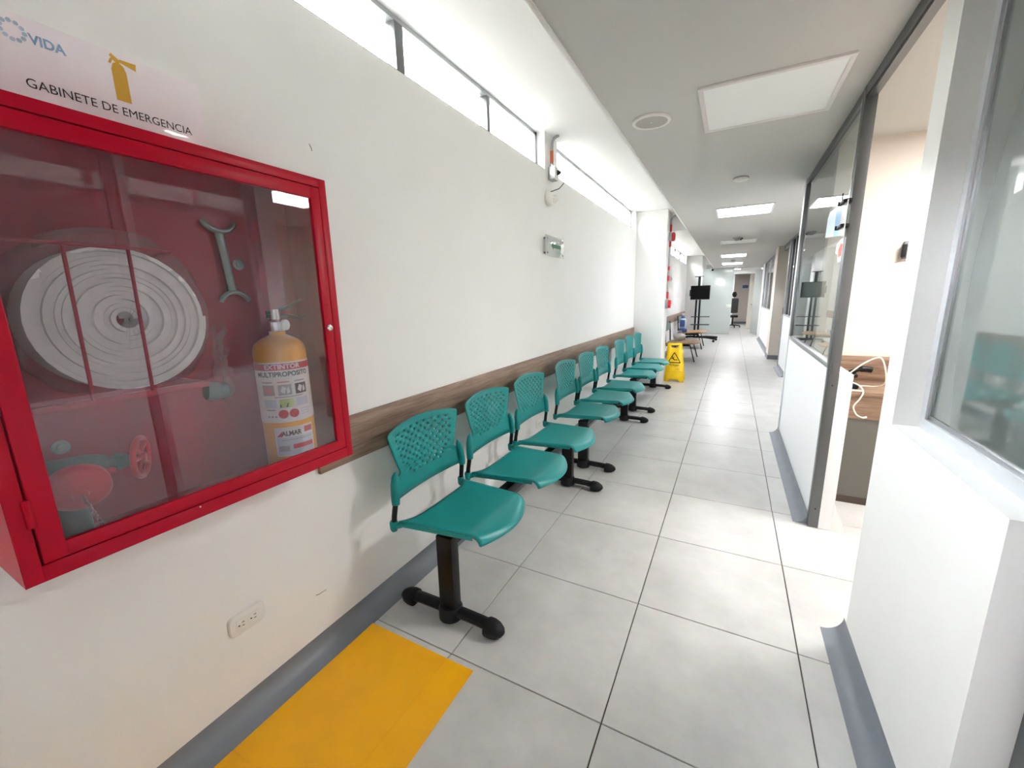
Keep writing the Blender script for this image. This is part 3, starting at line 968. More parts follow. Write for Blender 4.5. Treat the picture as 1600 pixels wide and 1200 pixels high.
b.build('wrap_tail', G_WRAP, hose)
MB().lathe([(0.018, 0), (0.024, 0.004), (0.024, 0.03), (0.02, 0.034), (0.02, 0.05)], (0.14, -0.535, 1.14), (0.2, 1, -0.15), 16).build('coupling', M_VALVE, hose)

# valve with cap, chain and handwheel
val = thing('hose_valve', 'grey hose valve with red cap and red handwheel at cabinet bottom', 'valve', (0.1, -0.80, 0.843))
b = MB()
b.tube([(0.07, -0.80, 0.846), (0.07, -0.80, 0.98)], 0.026, n=16)
b.tube([(0.07, -0.86, 1.005), (0.085, -0.82, 1.007), (0.09, -0.76, 1.006), (0.093, -0.735, 1.005)], [0.026, 0.034, 0.03, 0.022], n=16)
b.tube([(0.093, -0.735, 1.005), (0.098, -0.70, 1.003)], 0.016, n=14)
b.tube([(0.097, -0.705, 1.003), (0.10, -0.675, 1.002)], 0.010, n=12)
b.tube([(0.085, -0.815, 1.0), (0.128, -0.802, 0.985)], 0.036, n=18)
b.lathe([(0.02, 0), (0.02, 0.012), (0.015, 0.014)], (0.094, -0.722, 1.0045), (0.1, 1, 0), 6)
b.build('valve_body', M_VALVE, val)
hw = MB()
hc, hax = Vector((0.10, -0.676, 1.002)), Vector((0.75, 1, -0.05)).normalized()
hu = Vector((0, 0, 1)); hu = (hu - hax * hu.dot(hax)).normalized(); hv = hax.cross(hu)
hw.tube([hc + (hu * math.cos(2 * math.pi * k / 36) + hv * math.sin(2 * math.pi * k / 36)) * 0.047 for k in range(36)], 0.0062, n=10, closed=True)
for k in range(5):
    an = 2 * math.pi * k / 5 + 0.3
    d = hu * math.cos(an) + hv * math.sin(an)
    hw.tube([hc + d * 0.006, hc + d * 0.026 - hax * 0.004, hc + d * 0.046], 0.0052, n=8)
hw.lathe([(0.011, -0.008), (0.012, 0.0), (0.009, 0.01), (0, 0.012)], hc, hax, 14)
hw.build('handwheel', M_REDCAP, val)
cc, cax = Vector((0.140, -0.800, 0.980)), Vector((1.0, -0.20, -0.35)).normalized()
cp_ = MB().lathe([(0.049, -0.022), (0.052, -0.018), (0.052, 0.004), (0.048, 0.010), (0.03, 0.016), (0.014, 0.019), (0.011, 0.026), (0.0, 0.028)], cc, cax, 32)
cu_ = Vector((0, 1, 0.5)).normalized()
cp_.box(cc.x - 0.012, cc.x + 0.004, cc.y + 0.044, cc.y + 0.064, cc.z + 0.016, cc.z + 0.026, 0.003)
capo = cp_.build('cap', M_REDCAP, val)
ch = MB()
p = cc + cax * 0.026
for k in range(9):
    c0 = Vector((p.x + 0.002, p.y + 0.002 + 0.0025 * k, p.z - 0.006 - 0.0098 * k))
    pts = []
    for q in range(12):
        an = 2 * math.pi * q / 12
        a_, c_ = 0.0033 * math.cos(an), 0.0066 * math.sin(an)
        pts.append(c0 + (Vector((0, a_, c_)) if k % 2 == 0 else Vector((a_ * 0.8, a_ * 0.6, c_))))
    ch.tube(pts, 0.0011, n=6, closed=True)
ch.build('chain', M_STEEL, capo)

# hydrant spanner on the cabinet back
wr_ = thing('hydrant_spanner', 'pale grey double-ended spanner hanging on the cabinet back panel', 'spanner', (0.012, -0.366, 1.36))
b = MB()
b.tube([(0.018, -0.375, 1.572), (0.018, -0.361, 1.398)], 0.0115, n=10, ry=0.007, up=(0, 1, 0))
for c0, r, a0, a1 in (((-0.372, 1.618), 0.048, 205, 335), ((-0.357, 1.356), 0.042, 22, 160)):
    pts = [(0.018, c0[0] + r * math.cos(math.radians(a)), c0[1] + r * math.sin(math.radians(a))) for a in [a0 + (a1 - a0) * k / 16 for k in range(17)]]
    rad = [0.005 + 0.008 * math.sin(math.pi * k / 16) ** 0.7 for k in range(17)]
    b.tube(pts, rad, n=10, ry=0.007, up=(1, 0, 0))
b.build('forging', M_WRENCH, wr_)

# fire extinguisher
EX, EY, ER = 0.118, -0.305, 0.073
ext = thing('fire_extinguisher', 'yellow multipurpose fire extinguisher standing inside the red cabinet', 'fire extinguisher', (EX, EY, 0.845))
MB().lathe([(0.06, 0.0), (0.07, 0.004), (ER, 0.02), (ER, 0.372), (ER - 0.001, 0.382), (0.066, 0.398), (0.048, 0.412), (0.03, 0.420), (0.022, 0.424), (0.022, 0.436)], (EX, EY, 0.845), n=48).build('cylinder', M_EXT, ext)
b = MB()
b.lathe([(0.019, 0.43), (0.024, 0.436), (0.024, 0.462), (0.016, 0.470), (0.014, 0.50), (0.0, 0.502)], (EX, EY, 0.845), n=20)
b.build('valve', M_STEEL, ext)
MB().tube([(EX - 0.01, EY - 0.02, 1.335), (EX, EY + 0.03, 1.345), (EX + 0.01, EY + 0.085, 1.372)], 0.008, n=8, ry=0.005).tube([(EX - 0.01, EY - 0.02, 1.325), (EX, EY + 0.03, 1.325), (EX + 0.01, EY + 0.085, 1.315)], 0.008, n=8, ry=0.005).build('lever', M_BLACK, ext)
MB().tube([(EX - 0.015, EY, 1.30), (EX - 0.05, EY + 0.02, 1.31), (EX - 0.085, EY + 0.03, 1.26), (EX - 0.088, EY + 0.03, 1.10), (EX - 0.088, EY + 0.03, 1.0)], 0.008, n=10).build('discharge_hose', M_RUB, ext)
MB().lathe([(0.016, 0), (0.016, 0.008), (0.0, 0.009)], (EX + 0.02, EY + 0.012, 1.298), (1, 0.3, 0), 16).build('gauge', M_LABELW, ext)
A0 = math.radians(-32.0)
def cyl_pt(a, bz, d, r=ER, ac=A0):
    an = ac + a / r
    return Vector((EX + (r + d) * math.cos(an), EY + (r + d) * math.sin(an), bz))
def patch(name, a0, a1, z0, z1, m, d, parent, ac=A0):
    n = max(2, int(abs(a1 - a0) / 0.006))
    return MB().grid(lambda u, v: cyl_pt(a0 + (a1 - a0) * u, z0 + (z1 - z0) * v, d, ac=ac), n, 1).build(name, m, parent)
lab = patch('label', -0.120, 0.120, 1.008, 1.192, M_LABELW, 0.0006, ext)
patch('title_band', -0.120, 0.120, 1.168, 1.187, M_LABELR, 0.0011, lab)
cmap = lambda z, ac=A0: (lambda a, b_, d: cyl_pt(a, z + b_, 0.0012 + d, ac=ac))
text('title', 'EXTINTOR', 0.019, cmap(1.1775), M_LABELW, lab, width=0.098, bold=0.0006)
text('subtitle', 'MULTIPROPOSITO', 0.020, cmap(1.155), M_LABELB, lab, width=0.150, bold=0.0006)
for k, (mm, a_) in enumerate(((M_LABELG, -0.046), (M_LABELG, 0.0), (M_LABELB, 0.046))):
    patch('pictogram', a_ - 0.018, a_ + 0.018, 1.092, 1.124, mm, 0.0011, lab)
    patch('pictogram_bar', a_ - 0.018, a_ + 0.014, 1.130, 1.134, M_LABELP if k == 1 else M_LABELG, 0.0011, lab)
    MB().add([cyl_pt(a_ + q[0], 1.108 + q[1], 0.0016) for q in ((-0.012, -0.004), (-0.002, -0.012), (0.004, 0.006), (-0.006, 0.012))], [(0, 1, 2, 3)]) \
        .add([cyl_pt(a_ + q[0], 1.108 + q[1], 0.0016) for q in ((0.004, -0.012), (0.013, -0.008), (0.010, 0.010), (0.005, 0.002))], [(0, 1, 2, 3)]).build('pictogram_hand', M_LABELW if k else M_LABELP, lab)
patch('print_line', -0.03, 0.05, 1.085, 1.088, M_LABELG, 0.0011, lab)
for a_, mm in ((-0.046, M_LABELBL), (0.0, M_LABELGR), (0.046, M_LABELBL)):
    patch('picture', a_ - 0.019, a_ + 0.019, 1.054, 1.080, mm, 0.0011, lab)
MB().add([cyl_pt(q[0], q[1], 0.0016) for q in ((-0.018, 1.055), (0.002, 1.055), (0.006, 1.068), (-0.018, 1.064))], [(0, 1, 2, 3)]).build('picture_shade', M_LABELB, lab)
for a_ in (-0.012, 0.017):
    MB().add([cyl_pt(a_ + 0.0135 * math.cos(t * math.pi / 10), 1.034 + 0.0135 * math.sin(t * math.pi / 10), 0.0013) for t in range(20)], [tuple(range(20))]).build('red_disc', M_LABELR, lab)
patch('print_block', -0.06, -0.032, 1.046, 1.050, M_LABELG, 0.0011, lab)
for k in range(3):
    patch('print_mark', -0.058 + 0.011 * k, -0.052 + 0.011 * k, 1.024, 1.030, M_LABELG, 0.0011, lab)
    patch('print_line', 0.036, 0.066, 1.026 + 0.008 * k, 1.029 + 0.008 * k, M_LABELBL, 0.0011, lab)
A1 = math.radians(-22)
lab2 = patch('label', -0.058, 0.058, 0.900, 0.992, M_LABELW, 0.0006, ext, A1)
patch('label_field', -0.054, 0.054, 0.904, 0.988, M_LABELBL, 0.0009, lab2, A1)
patch('label_head', -0.054, 0.054, 0.960, 0.988, M_LABELW, 0.0011, lab2, A1)
text('maker_name', 'ALMAR', 0.021, cmap(0.972, math.radians(-30)), M_LABELB, lab2, width=0.055, bold=0.0007)
MB().add([cyl_pt(q[0], 0.963 + q[1], 0.0018, ac=A1) for q in ((-0.052, 0.0), (-0.036, 0.0), (-0.034, 0.018))], [(0, 1, 2)]).build('maker_mark', M_LABELR, lab2)
patch('red_block', 0.026, 0.054, 0.968, 0.986, M_LABELR, 0.0014, lab2, A1)
patch('print_line', -0.040, 0.050, 0.951, 0.953, M_LABELG, 0.0012, lab2, A1)
patch('red_strip', -0.010, 0.052, 0.922, 0.936, M_LABELR, 0.0012, lab2, A1)
patch('print_block', -0.050, -0.020, 0.916, 0.934, M_LABELG, 0.0012, lab2, A1)

# ---- sign over the cabinet
sg = thing('cabinet_sign', 'acrylic GABINETE DE EMERGENCIA sign above the red cabinet', 'sign', (0.005, -0.55, 1.75))
MB().box(0.0005, 0.008, -0.742, -0.363, 1.752, 1.952, bev=0.0015).build('plate', M_SIGNP, sg)
f = leftwall(-0.5505, 1.8235, 0.0082)
text('lettering', 'GABINETE DE EMERGENCIA', 0.026, f, M_LABELB, sg, width=0.302)
text('logo_lettering', 'VIDA', 0.026, leftwall(-0.655, 1.912, 0.0082), M_BLUEP, sg, width=0.056, bold=0.0008)
b = MB()
for k in range(11):
    an = 2 * math.pi * k / 11
    c0 = Vector((0.0085, -0.704 + 0.017 * math.cos(an), 1.917 + 0.017 * math.sin(an)))
    b.add([c0 + Vector((0, 0.0042 * math.cos(q * math.pi / 4 + an), 0.0042 * math.sin(q * math.pi / 4 + an))) for q in range(8)], [tuple(range(8))])
b.build('logo_ring', M_BLUEQ, sg)
ic = [(-0.014, -0.048), (0.014, -0.048), (0.014, 0.018), (0.010, 0.030), (0.003, 0.036), (-0.003, 0.036), (-0.010, 0.030), (-0.014, 0.018)]
fi = leftwall(-0.537, 1.895, 0.0085)
b = MB().add([fi(a, c, 0) for a, c in ic], [tuple(range(8))])
b.add([fi(a, c, 0) for a, c in ((-0.006, 0.036), (0.004, 0.036), (0.004, 0.042), (-0.010, 0.052), (-0.014, 0.046))], [(0, 1, 2, 3, 4)])
b.add([fi(a, c, 0) for a, c in ((0.002, 0.038), (0.034, 0.030), (0.036, 0.046), (0.004, 0.044))], [(0, 1, 2, 3)])
b.add([fi(a, c, 0) for a, c in ((-0.018, 0.030), (-0.014, 0.028), (-0.008, 0.040), (-0.012, 0.042))], [(0, 1, 2, 3)])
b.build('extinguisher_symbol', M_GOLD, sg)

# ---- wall outlets
def outlet(yc, zc, label):
    t = thing('wall_outlet', label, 'outlet', (0.0, yc, zc), 'double wall outlets')
    pts = []
    for k in range(40):
        an = 2 * math.pi * k / 40
        c, s_ = math.cos(an), math.sin(an)
        pts.append((0.058 * math.copysign(abs(c) ** 0.35, c), 0.0375 * math.copysign(abs(s_) ** 0.45, s_)))
    b = MB()
    n = 40
    vs_ = []
    for k_, d in ((1.0, 0.0005), (1.0, 0.004), (0.93, 0.009), (0.80, 0.0105)):
        vs_ += [Vector((d, yc + a * k_, zc + c * k_)) for a, c in pts]
    fs = [tuple(range(3 * n, 4 * n))]
    for r_ in range(3):
        fs += [(r_ * n + k, r_ * n + (k + 1) % n, (r_ + 1) * n + (k + 1) % n, (r_ + 1) * n + k) for k in range(n)]
    b.add(vs_, fs)
    b.build('cover_plate', M_WHITEP, t)
    MB().box(0.010, 0.0125, yc - 0.037, yc + 0.037, zc - 0.017, zc + 0.017, bev=0.0012).build('socket_insert', M_WHITEP, t)
    s2 = MB()
    for dy in (-0.019, 0.019):
        s2.box(0.0124, 0.0128, yc + dy - 0.001, yc + dy + 0.007, zc + 0.005, zc + 0.0072).box(0.0124, 0.0128, yc + dy - 0.001, yc + dy + 0.006, zc - 0.0068, zc - 0.0046)
        s2.cyl((0.0124, yc + dy - 0.010, zc - 0.0008), (0.0128, yc + dy - 0.010, zc - 0.0008), 0.0026, n=10)
    s2.build('slots', M_DARK, t)
outlet(-0.467, 0.342, 'white double outlet low on the wall under the red cabinet')
outlet(1.89, 0.36, 'white double outlet on the wall behind the bench seats')

# ---- direction sign with green arrow
ar = thing('direction_sign', 'clear acrylic sign with a green arrow on metal standoffs', 'sign', (0.0, 2.185, 1.775))
MB().box(0.026, 0.031, 1.985, 2.385, 1.70, 1.855, bev=0.0015).build('plate', G_ACRYL, ar)
fa = leftwall(2.185, 1.782, 0.0316)
MB().add([fa(a, c, 0) for a, c in ((-0.09, 0), (-0.045, 0.034), (-0.045, 0.015), (0.115, 0.015), (0.115, -0.015), (-0.045, -0.015), (-0.045, -0.034))], [(0, 1, 2, 3, 4, 5, 6)]).build('arrow', M_GREEN, ar)
text('lettering', 'SALIDA', 0.026, leftwall(2.26, 1.732, 0.0316), M_GREENP, ar, width=0.14, bold=0.0006)
text('logo_lettering', 'VIDA', 0.026, leftwall(2.07, 1.826, 0.0316), M_BLUEQ, ar, width=0.09)
for yy in (2.02, 2.35):
    for zz in (1.722, 1.832):
        MB().cyl((0.0, yy, zz), (0.036, yy, zz), 0.008, n=14).build('standoff', M_GALV, ar)

# ---- conduit, junction box, plug and emergency light
def emergency_set(y, k):
    near = ('between the two near windows', 'beside the far bay windows')[k]
    c = thing('conduit', 'thin grey conduit with orange band running up ' + near, 'conduit', (0.02, y, 2.38))
    MB().tube([(0.02, y - 0.02, 2.37), (0.02, y - 0.02, 2.50), (0.022, y - 0.015, 2.55), (0.035, y + 0.0, 2.58), (0.06, y + 0.02, SOFF)], 0.011, n=10).build('pipe', M_GALV, c)
    MB().cyl((0.02, y - 0.02, 2.40), (0.02, y - 0.02, 2.485), 0.0125, n=12).build('orange_band', M_ORANGE, c)
    MB().cyl((0.02, y - 0.02, 2.365), (0.02, y - 0.02, 2.388), 0.015, n=12).build('coupling', M_STEEL, c)
    j = thing('junction_box', 'galvanised junction box with black plug ' + near, 'junction box', (0.0, y, 2.27))
    MB().box(0.0, 0.052, y - 0.055, y + 0.035, 2.275, 2.37, bev=0.006).build('box', M_GALV, j)
    MB().box(0.052, 0.058, y - 0.055, y + 0.035, 2.275, 2.37, bev=0.002).build('cover', M_WHITEP, j)
    MB().lathe([(0.018, 0), (0.02, 0.006), (0.016, 0.02), (0.009, 0.03), (0, 0.031)], (0.058, y - 0.004, 2.328), (1, 0.3, 0), 14).build('plug', M_BLACK, j)
    MB().tube([(0.085, y + 0.004, 2.328), (0.095, y + 0.04, 2.325), (0.09, y + 0.085, 2.305), (0.075, y + 0.095, 2.27), (0.055, y + 0.05, 2.225), (0.04, y - 0.03, 2.195), (0.03, y - 0.075, 2.178)], 0.0035, n=8).build('cord', M_BLACK, j)
    e = thing('emergency_light', 'round white emergency light head below the junction box ' + near, 'emergency light', (0.0, y - 0.06, 2.13))
    MB().lathe([(0.040, 0), (0.052, 0.004), (0.052, 0.02), (0.044, 0.034), (0.02, 0.042), (0, 0.044)], (0.0, y - 0.065, 2.135), (1, 0, 0), 28).build('base', M_WHITEP, e)
    MB().lathe([(0.012, 0.0), (0.012, 0.03), (0.03, 0.036), (0.032, 0.046), (0.028, 0.052), (0, 0.054)], (0.03, y - 0.06, 2.14), (0.45, 1, -0.12), 22).build('lamp_head', M_WHITEP, e)
    MB().lathe([(0.023, 0.0530), (0.020, 0.0560), (0, 0.0565)], (0.03, y - 0.06, 2.14), (0.45, 1, -0.12), 22).build('lens', M_LABELG, e)
emergency_set(2.155, 0)
emergency_set(8.52, 1)

# ---- conduits and alarm devices on the near pillar
PX = 0.43
pc_ = thing('alarm_conduit', 'grey conduit with dark red bands on the side of the white pillar', 'conduit', (PX + 0.02, 5.76, 1.28))
MB().tube([(PX + 0.018, 5.76, 2.30), (PX + 0.018, 5.76, 2.46), (PX + 0.02, 5.77, 2.50), (PX + 0.05, 5.79, 2.54), (PX + 0.09, 5.80, 2.56)], 0.013, n=10).build('pipe', M_GALV, pc_)
MB().tube([(PX + 0.018, 5.76, 1.32), (PX + 0.018, 5.76, 2.18)], 0.013, n=10).build('pipe', M_GALV, pc_)
for z0, z1 in ((2.32, 2.42), (2.10, 2.18), (1.76, 1.82), (1.60, 1.68), (1.34, 1.44)):
    MB().cyl((PX + 0.018, 5.76, z0), (PX + 0.018, 5.76, z1), 0.0155, n=12).build('red_band', M_REDCAP, pc_)
MB().tube([(PX + 0.012, 5.87, 1.9), (PX + 0.012, 5.87, 2.34)], 0.010, n=8).build('second_pipe', M_WHITEP, pc_)
al = thing('fire_alarm_horn', 'dark red fire alarm horn high on the pillar side', 'alarm', (PX, 5.72, 2.24))
MB().box(PX, PX + 0.045, 5.66, 5.79, 2.18, 2.30, bev=0.006).build('back_box', M_GALV, al)
MB().lathe([(0.062, 0), (0.066, 0.006), (0.064, 0.03), (0.05, 0.042), (0.0, 0.046)], (PX + 0.045, 5.725, 2.24), (1, 0, 0), 26).build('horn', M_REDCAP, al)
pl = thing('alarm_pull_station', 'bright red manual alarm station in grey box low on the pillar side', 'alarm', (PX, 5.72, 1.25))
MB().box(PX, PX + 0.042, 5.66, 5.78, 1.19, 1.32, bev=0.004).build('back_box', M_GALV, pl)
MB().box(PX + 0.042, PX + 0.075, 5.665, 5.775, 1.195, 1.315, bev=0.006).build('cover', mat('signal_red', (206, 16, 40), 0.35), pl)
MB().box(PX + 0.075, PX + 0.083, 5.69, 5.75, 1.235, 1.25, bev=0.002).build('pull_bar', M_WHITEP, pl)
sw = thing('wall_switch', 'small white switch box on the wall of the far bay', 'switch', (0, 9.55, 1.78))
MB().box(0, 0.03, 9.49, 9.61, 1.73, 1.83, bev=0.006).build('housing', M_WHITEP, sw)
MB().box(0.03, 0.034, 9.53, 9.57, 1.755, 1.805, bev=0.001).build('rocker', M_LABELG, sw)

# ================================================================== WET FLOOR SIGN
wf = thing('wet_floor_sign', 'yellow folding wet floor caution sign beside the last bench', 'caution sign', (0.58, 6.05, 0))
def wet_leaf(sign_):
    def fn(a, c, d):
        return Vector((0.59 + a - 0.025 * (c / 0.62), 6.06 + sign_ * (0.105 * (1 - c / 0.62) + 0.012) + d, c))
    return fn
for sgn in (-1, 1):
    f = wet_leaf(sgn)
    out = [(-0.152, 0.0), (-0.09, 0.0), (-0.072, 0.035), (0.066, 0.035), (0.085, 0.0), (0.150, 0.0), (0.138, 0.16), (0.112, 0.600), (0.100, 0.62), (-0.098, 0.62), (-0.112, 0.600), (-0.136, 0.16)]
    hole = [(-0.052, 0.545), (0.052, 0.545), (0.060, 0.560), (0.056, 0.585), (-0.056, 0.585), (-0.060, 0.560)]
    bm = bmesh.new()
    ov = [bm.verts.new(f(a, c, 0)) for a, c in out]
    hv_ = [bm.verts.new(f(a, c, 0)) for a, c in hole]
    eds = [bm.edges.new((L[i], L[(i + 1) % len(L)])) for L in (ov, hv_) for i in range(len(L))]
    bmesh.ops.triangle_fill(bm, edges=eds, use_beauty=True)
    bm.verts.index_update()
    b = MB().add([v.co.copy() for v in bm.verts], [tuple(v.index for v in fc.verts) for fc in bm.faces])
    bm.free()
    leaf = b.build('leaf', M_WETY, wf, solid=0.012)
    if sgn == -1:
        g = lambda a, c, d: f(a, c, -0.0075)
        tri = MB()
        o3 = [(0.0, 0.475), (0.012, 0.466), (0.098, 0.318), (0.090, 0.302), (-0.090, 0.302), (-0.098, 0.318), (-0.012, 0.466)]
        i3 = [(0.0, 0.458), (0.006, 0.452), (0.080, 0.324), (0.076, 0.318), (-0.076, 0.318), (-0.080, 0.324), (-0.006, 0.452)]
        n = len(o3)
        tri.add([g(a, c, 0) for a, c in o3] + [g(a, c, 0) for a, c in i3], [(i, (i + 1) % n, n + (i + 1) % n, n + i) for i in range(n)])
        tri.build('warning_triangle', M_LABELB, leaf, smooth=False)
        fg = MB()
        def blob(pts): fg.add([g(a, c, 0) for a, c in pts], [tuple(range(len(pts)))])
        blob([(-0.034 + 0.010 * math.cos(q * math.pi / 5), 0.408 + 0.010 * math.sin(q * math.pi / 5)) for q in range(10)])
        blob([(-0.030, 0.398), (-0.020, 0.394), (0.012, 0.356), (0.004, 0.346), (-0.022, 0.366), (-0.036, 0.390)])
        blob([(0.000, 0.360), (0.040, 0.366), (0.046, 0.342), (0.038, 0.340), (0.034, 0.354), (0.004, 0.346)])
        blob([(-0.018, 0.390), (0.006, 0.398), (0.010, 0.410), (0.002, 0.404), (-0.020, 0.398)])
        blob([(-0.034, 0.392), (-0.046, 0.366), (-0.038, 0.364), (-0.026, 0.384)])
        fg.build('slipping_figure', M_LABELB, leaf, smooth=False)
        text('lettering', 'PISO MOJADO', 0.026, lambda a, c, d: f(a, 0.272 + c, -0.0075), M_LABELB, leaf, width=0.150, bold=0.0006)
        text('small_lettering', 'WET FLOOR', 0.016, lambda a, c, d: f(a, 0.248 + c, -0.0075), M_LABELB, leaf, width=0.11)
        text('model_number', '1178', 0.020, lambda a, c, d: f(0.045 + a, 0.205 + c, -0.0075), M_LABELB, leaf, width=0.045)
        MB().add([f(a, c, -0.0072) for a, c in ((-0.13, 0.166), (0.13, 0.166), (0.13, 0.163), (-0.13, 0.163))], [(0, 1, 2, 3)]).build('fold_line', M_GOLD, leaf)
MB().tube([(0.475, 6.06, 0.612), (0.655, 6.06, 0.612)], 0.011, n=10).build('hinge', M_WETY, wf)

# ================================================================== FAR BAY FURNITURE
def ply_chair(yc, wd, zs, label):
    t = thing('waiting_chair', label, 'chair', (0.4, yc, 0), 'plywood waiting chairs in the far bay')
    prof = [(0.12, zs - 0.02), (0.25, zs - 0.012), (0.45, zs), (0.66, zs + 0.012), (0.76, zs + 0.006), (0.80, zs - 0.012)]
    b = MB()
    n = len(prof)
    def sp_(u, v):
        k = u * (n - 1)
        i = min(int(k), n - 2)
        q = k - i
        x = prof[i][0] * (1 - q) + prof[i + 1][0] * q
        z = prof[i][1] * (1 - q) + prof[i + 1][1] * q
        s = v * 2 - 1
        x = min(x, 0.80 - 0.16 * abs(s) ** 3)
        return Vector((x, yc + s * wd / 2, z))
    b.grid(sp_, 15, 12)
    b.build('seat', M_PLY, t, solid=0.022)
    back = MB().box(0.085, 0.105, yc - wd / 2 + 0.05, yc + wd / 2 - 0.05, zs + 0.24, zs + 0.40, bev=0.006)
    back.build('backrest', M_GREYSEAT, t)
    for sg_ in (-1, 1):
        y = yc + sg_ * (wd / 2 - 0.03)
        MB().tube([(0.06, y, 0.0), (0.12, y, zs - 0.04), (0.115, y, zs + 0.1), (0.09, y, zs + 0.43)], 0.014, n=8).build('leg', M_BLACK, t)
        MB().tube([(0.72, y + sg_ * 0.02, 0.0), (0.62, y, zs - 0.05), (0.14, y, zs - 0.05)], 0.014, n=8).build('leg', M_BLACK, t)
    MB().tube([(0.09, yc - wd / 2 + 0.03, zs + 0.43), (0.09, yc + wd / 2 - 0.03, zs + 0.43)], 0.014, n=8).build('back_bar', M_BLACK, t)
    MB().box(0.30, 0.60, yc - wd / 2 + 0.04, yc + wd / 2 - 0.04, zs - 0.055, zs - 0.03).build('seat_frame', M_BLACK, t)
    return t
ply_chair(8.72, 0.86, 0.385, 'nearer plywood-seat chair with black frame behind the yellow sign')
ply_chair(11.1, 0.9, 0.43, 'farther plywood-seat chair with black frame by the screen stand')
bg = thing('plastic_bag', 'white folded bag lying on the nearer plywood chair', 'bag', (0.33, 8.98, 0.40))
b = MB()
def bag_pt(u, v):
    th, ph = 2 * math.pi * u, math.pi * v
    q = 1 + 0.14 * noise.noise(Vector((math.cos(th) * 2, math.sin(th) * 2, v * 4)))
    return Vector((0.33 + 0.13 * q * math.sin(ph) * math.cos(th), 8.96 + 0.15 * q * math.sin(ph) * math.sin(th), max(0.398, 0.47 - 0.085 * q * math.cos(ph))))
b.grid(bag_pt, 20, 12)
b.build('bag_body', M_BAG, bg)
MB().tube([(0.28, 8.92, 0.53), (0.30, 8.95, 0.60), (0.36, 8.98, 0.60), (0.38, 9.0, 0.54)], 0.008, n=6).build('handle', M_BAG, bg)
jg = thing('liquid_soap_jug', 'pale blue and white jug standing on a blue pack on the far chair', 'jug', (0.20, 10.9, 0.52))
MB().box(0.12, 0.28, 10.82, 10.98, 0.53, 0.80, bev=0.035, seg=3).build('bottle', M_PALEJ, jg)
MB().lathe([(0.06, 0.78), (0.05, 0.83), (0.028, 0.86), (0.028, 0.88)], (0.20, 10.9, 0), n=18).build('neck', M_BLUEJ, jg)
MB().lathe([(0.036, 0.87), (0.038, 0.93), (0.03, 0.935), (0, 0.936)], (0.20, 10.9, 0), n=18).build('cap', M_WHITEP, jg)
MB().box(0.14, 0.26, 10.815, 10.822, 0.58, 0.75).build('label', M_BLUEJ, jg)
pk = thing('blue_pack', 'blue wrapped pack under the jug on the far chair', 'pack', (0.21, 10.9, 0.44))
MB().box(0.11, 0.33, 10.76, 11.02, 0.442, 0.53, bev=0.015).build('pack_body', M_BLUEJ, pk)
MB().box(0.105, 0.335, 10.86, 10.90, 0.440, 0.533, bev=0.004).build('band', M_WHITEP, pk)

# ---- television on wheeled stand
ts = thing('screen_stand', 'tall black wheeled stand with two shelves in front of the frosted screen', 'stand', (0.42, 12.95, 0))
for xx in (0.355, 0.455):
    MB().box(xx - 0.025, xx + 0.025, 12.93, 12.98, 0.10, 1.50 if xx < 0.4 else 1.30, bev=0.004).build('post', M_BLACK, ts)
MB().box(0.37, 0.44, 12.93, 12.98, 1.28, 1.96, bev=0.004).build('mast', M_BLACK, ts)
MB().box(0.28, 0.52, 12.84, 13.0, 1.95, 1.965, bev=0.003).build('top_shelf', M_BLACK, ts)
for zz in (0.755, 0.515):
    MB().box(0.24, 0.76, 12.68, 12.98, zz - 0.008, zz + 0.008, bev=0.003).build('shelf', M_BLACK, ts)
for x0, x1, yy in ((0.40, 1.0, 13.20), (0.40, 0.08, 13.1), (0.42, 0.95, 12.62)):
    MB().tube([(0.41, 12.955, 0.125), ((x0 + x1) / 2, (12.955 + yy) / 2, 0.13), (x1, yy, 0.105)], 0.028, n=8, ry=0.035).build('base_leg', M_BLACK, ts)
    w_ = MB().cyl((x1 - 0.03, yy - 0.012, 0.036), (x1 - 0.03, yy + 0.012, 0.036), 0.036, n=16).cyl((x1 - 0.03, yy, 0.06), (x1 - 0.03, yy, 0.11), 0.012, n=8)
    w_.build('caster', M_RUB, ts)
tv = thing('television', 'small black television screen mounted on the wheeled stand', 'television', (0.45, 12.88, 1.28))
def tvp(a, c, d):
    t_ = Vector((1, -0.05, 0)).normalized(); n_ = Vector((-0.05, -1, 0)).normalized()
    return Vector((0.452, 12.89, 1.480)) + t_ * a + Vector((0, 0, c)) + n_ * d
MB().prism([(-0.272, -0.208), (0.272, -0.208), (0.272, 0.208), (-0.272, 0.208)], tvp, -0.02, 0.022).build('casing', M_BLACK, tv)
MB().prism([(-0.260, -0.190), (0.260, -0.190), (0.260, 0.198), (-0.260, 0.198)], tvp, 0.022, 0.0235).build('display', M_SCREEN, tv)
MB().prism([(-0.30, -0.10), (-0.27, -0.10), (-0.27, 0.09), (-0.30, 0.09)], tvp, -0.02, 0.0).build('side_unit', M_BLACK, tv)
MB().prism([(-0.27, -0.215), (0.27, -0.215), (0.27, -0.208), (-0.27, -0.208)], tvp, -0.01, 0.02).build('bottom_strip', M_ALU, tv)

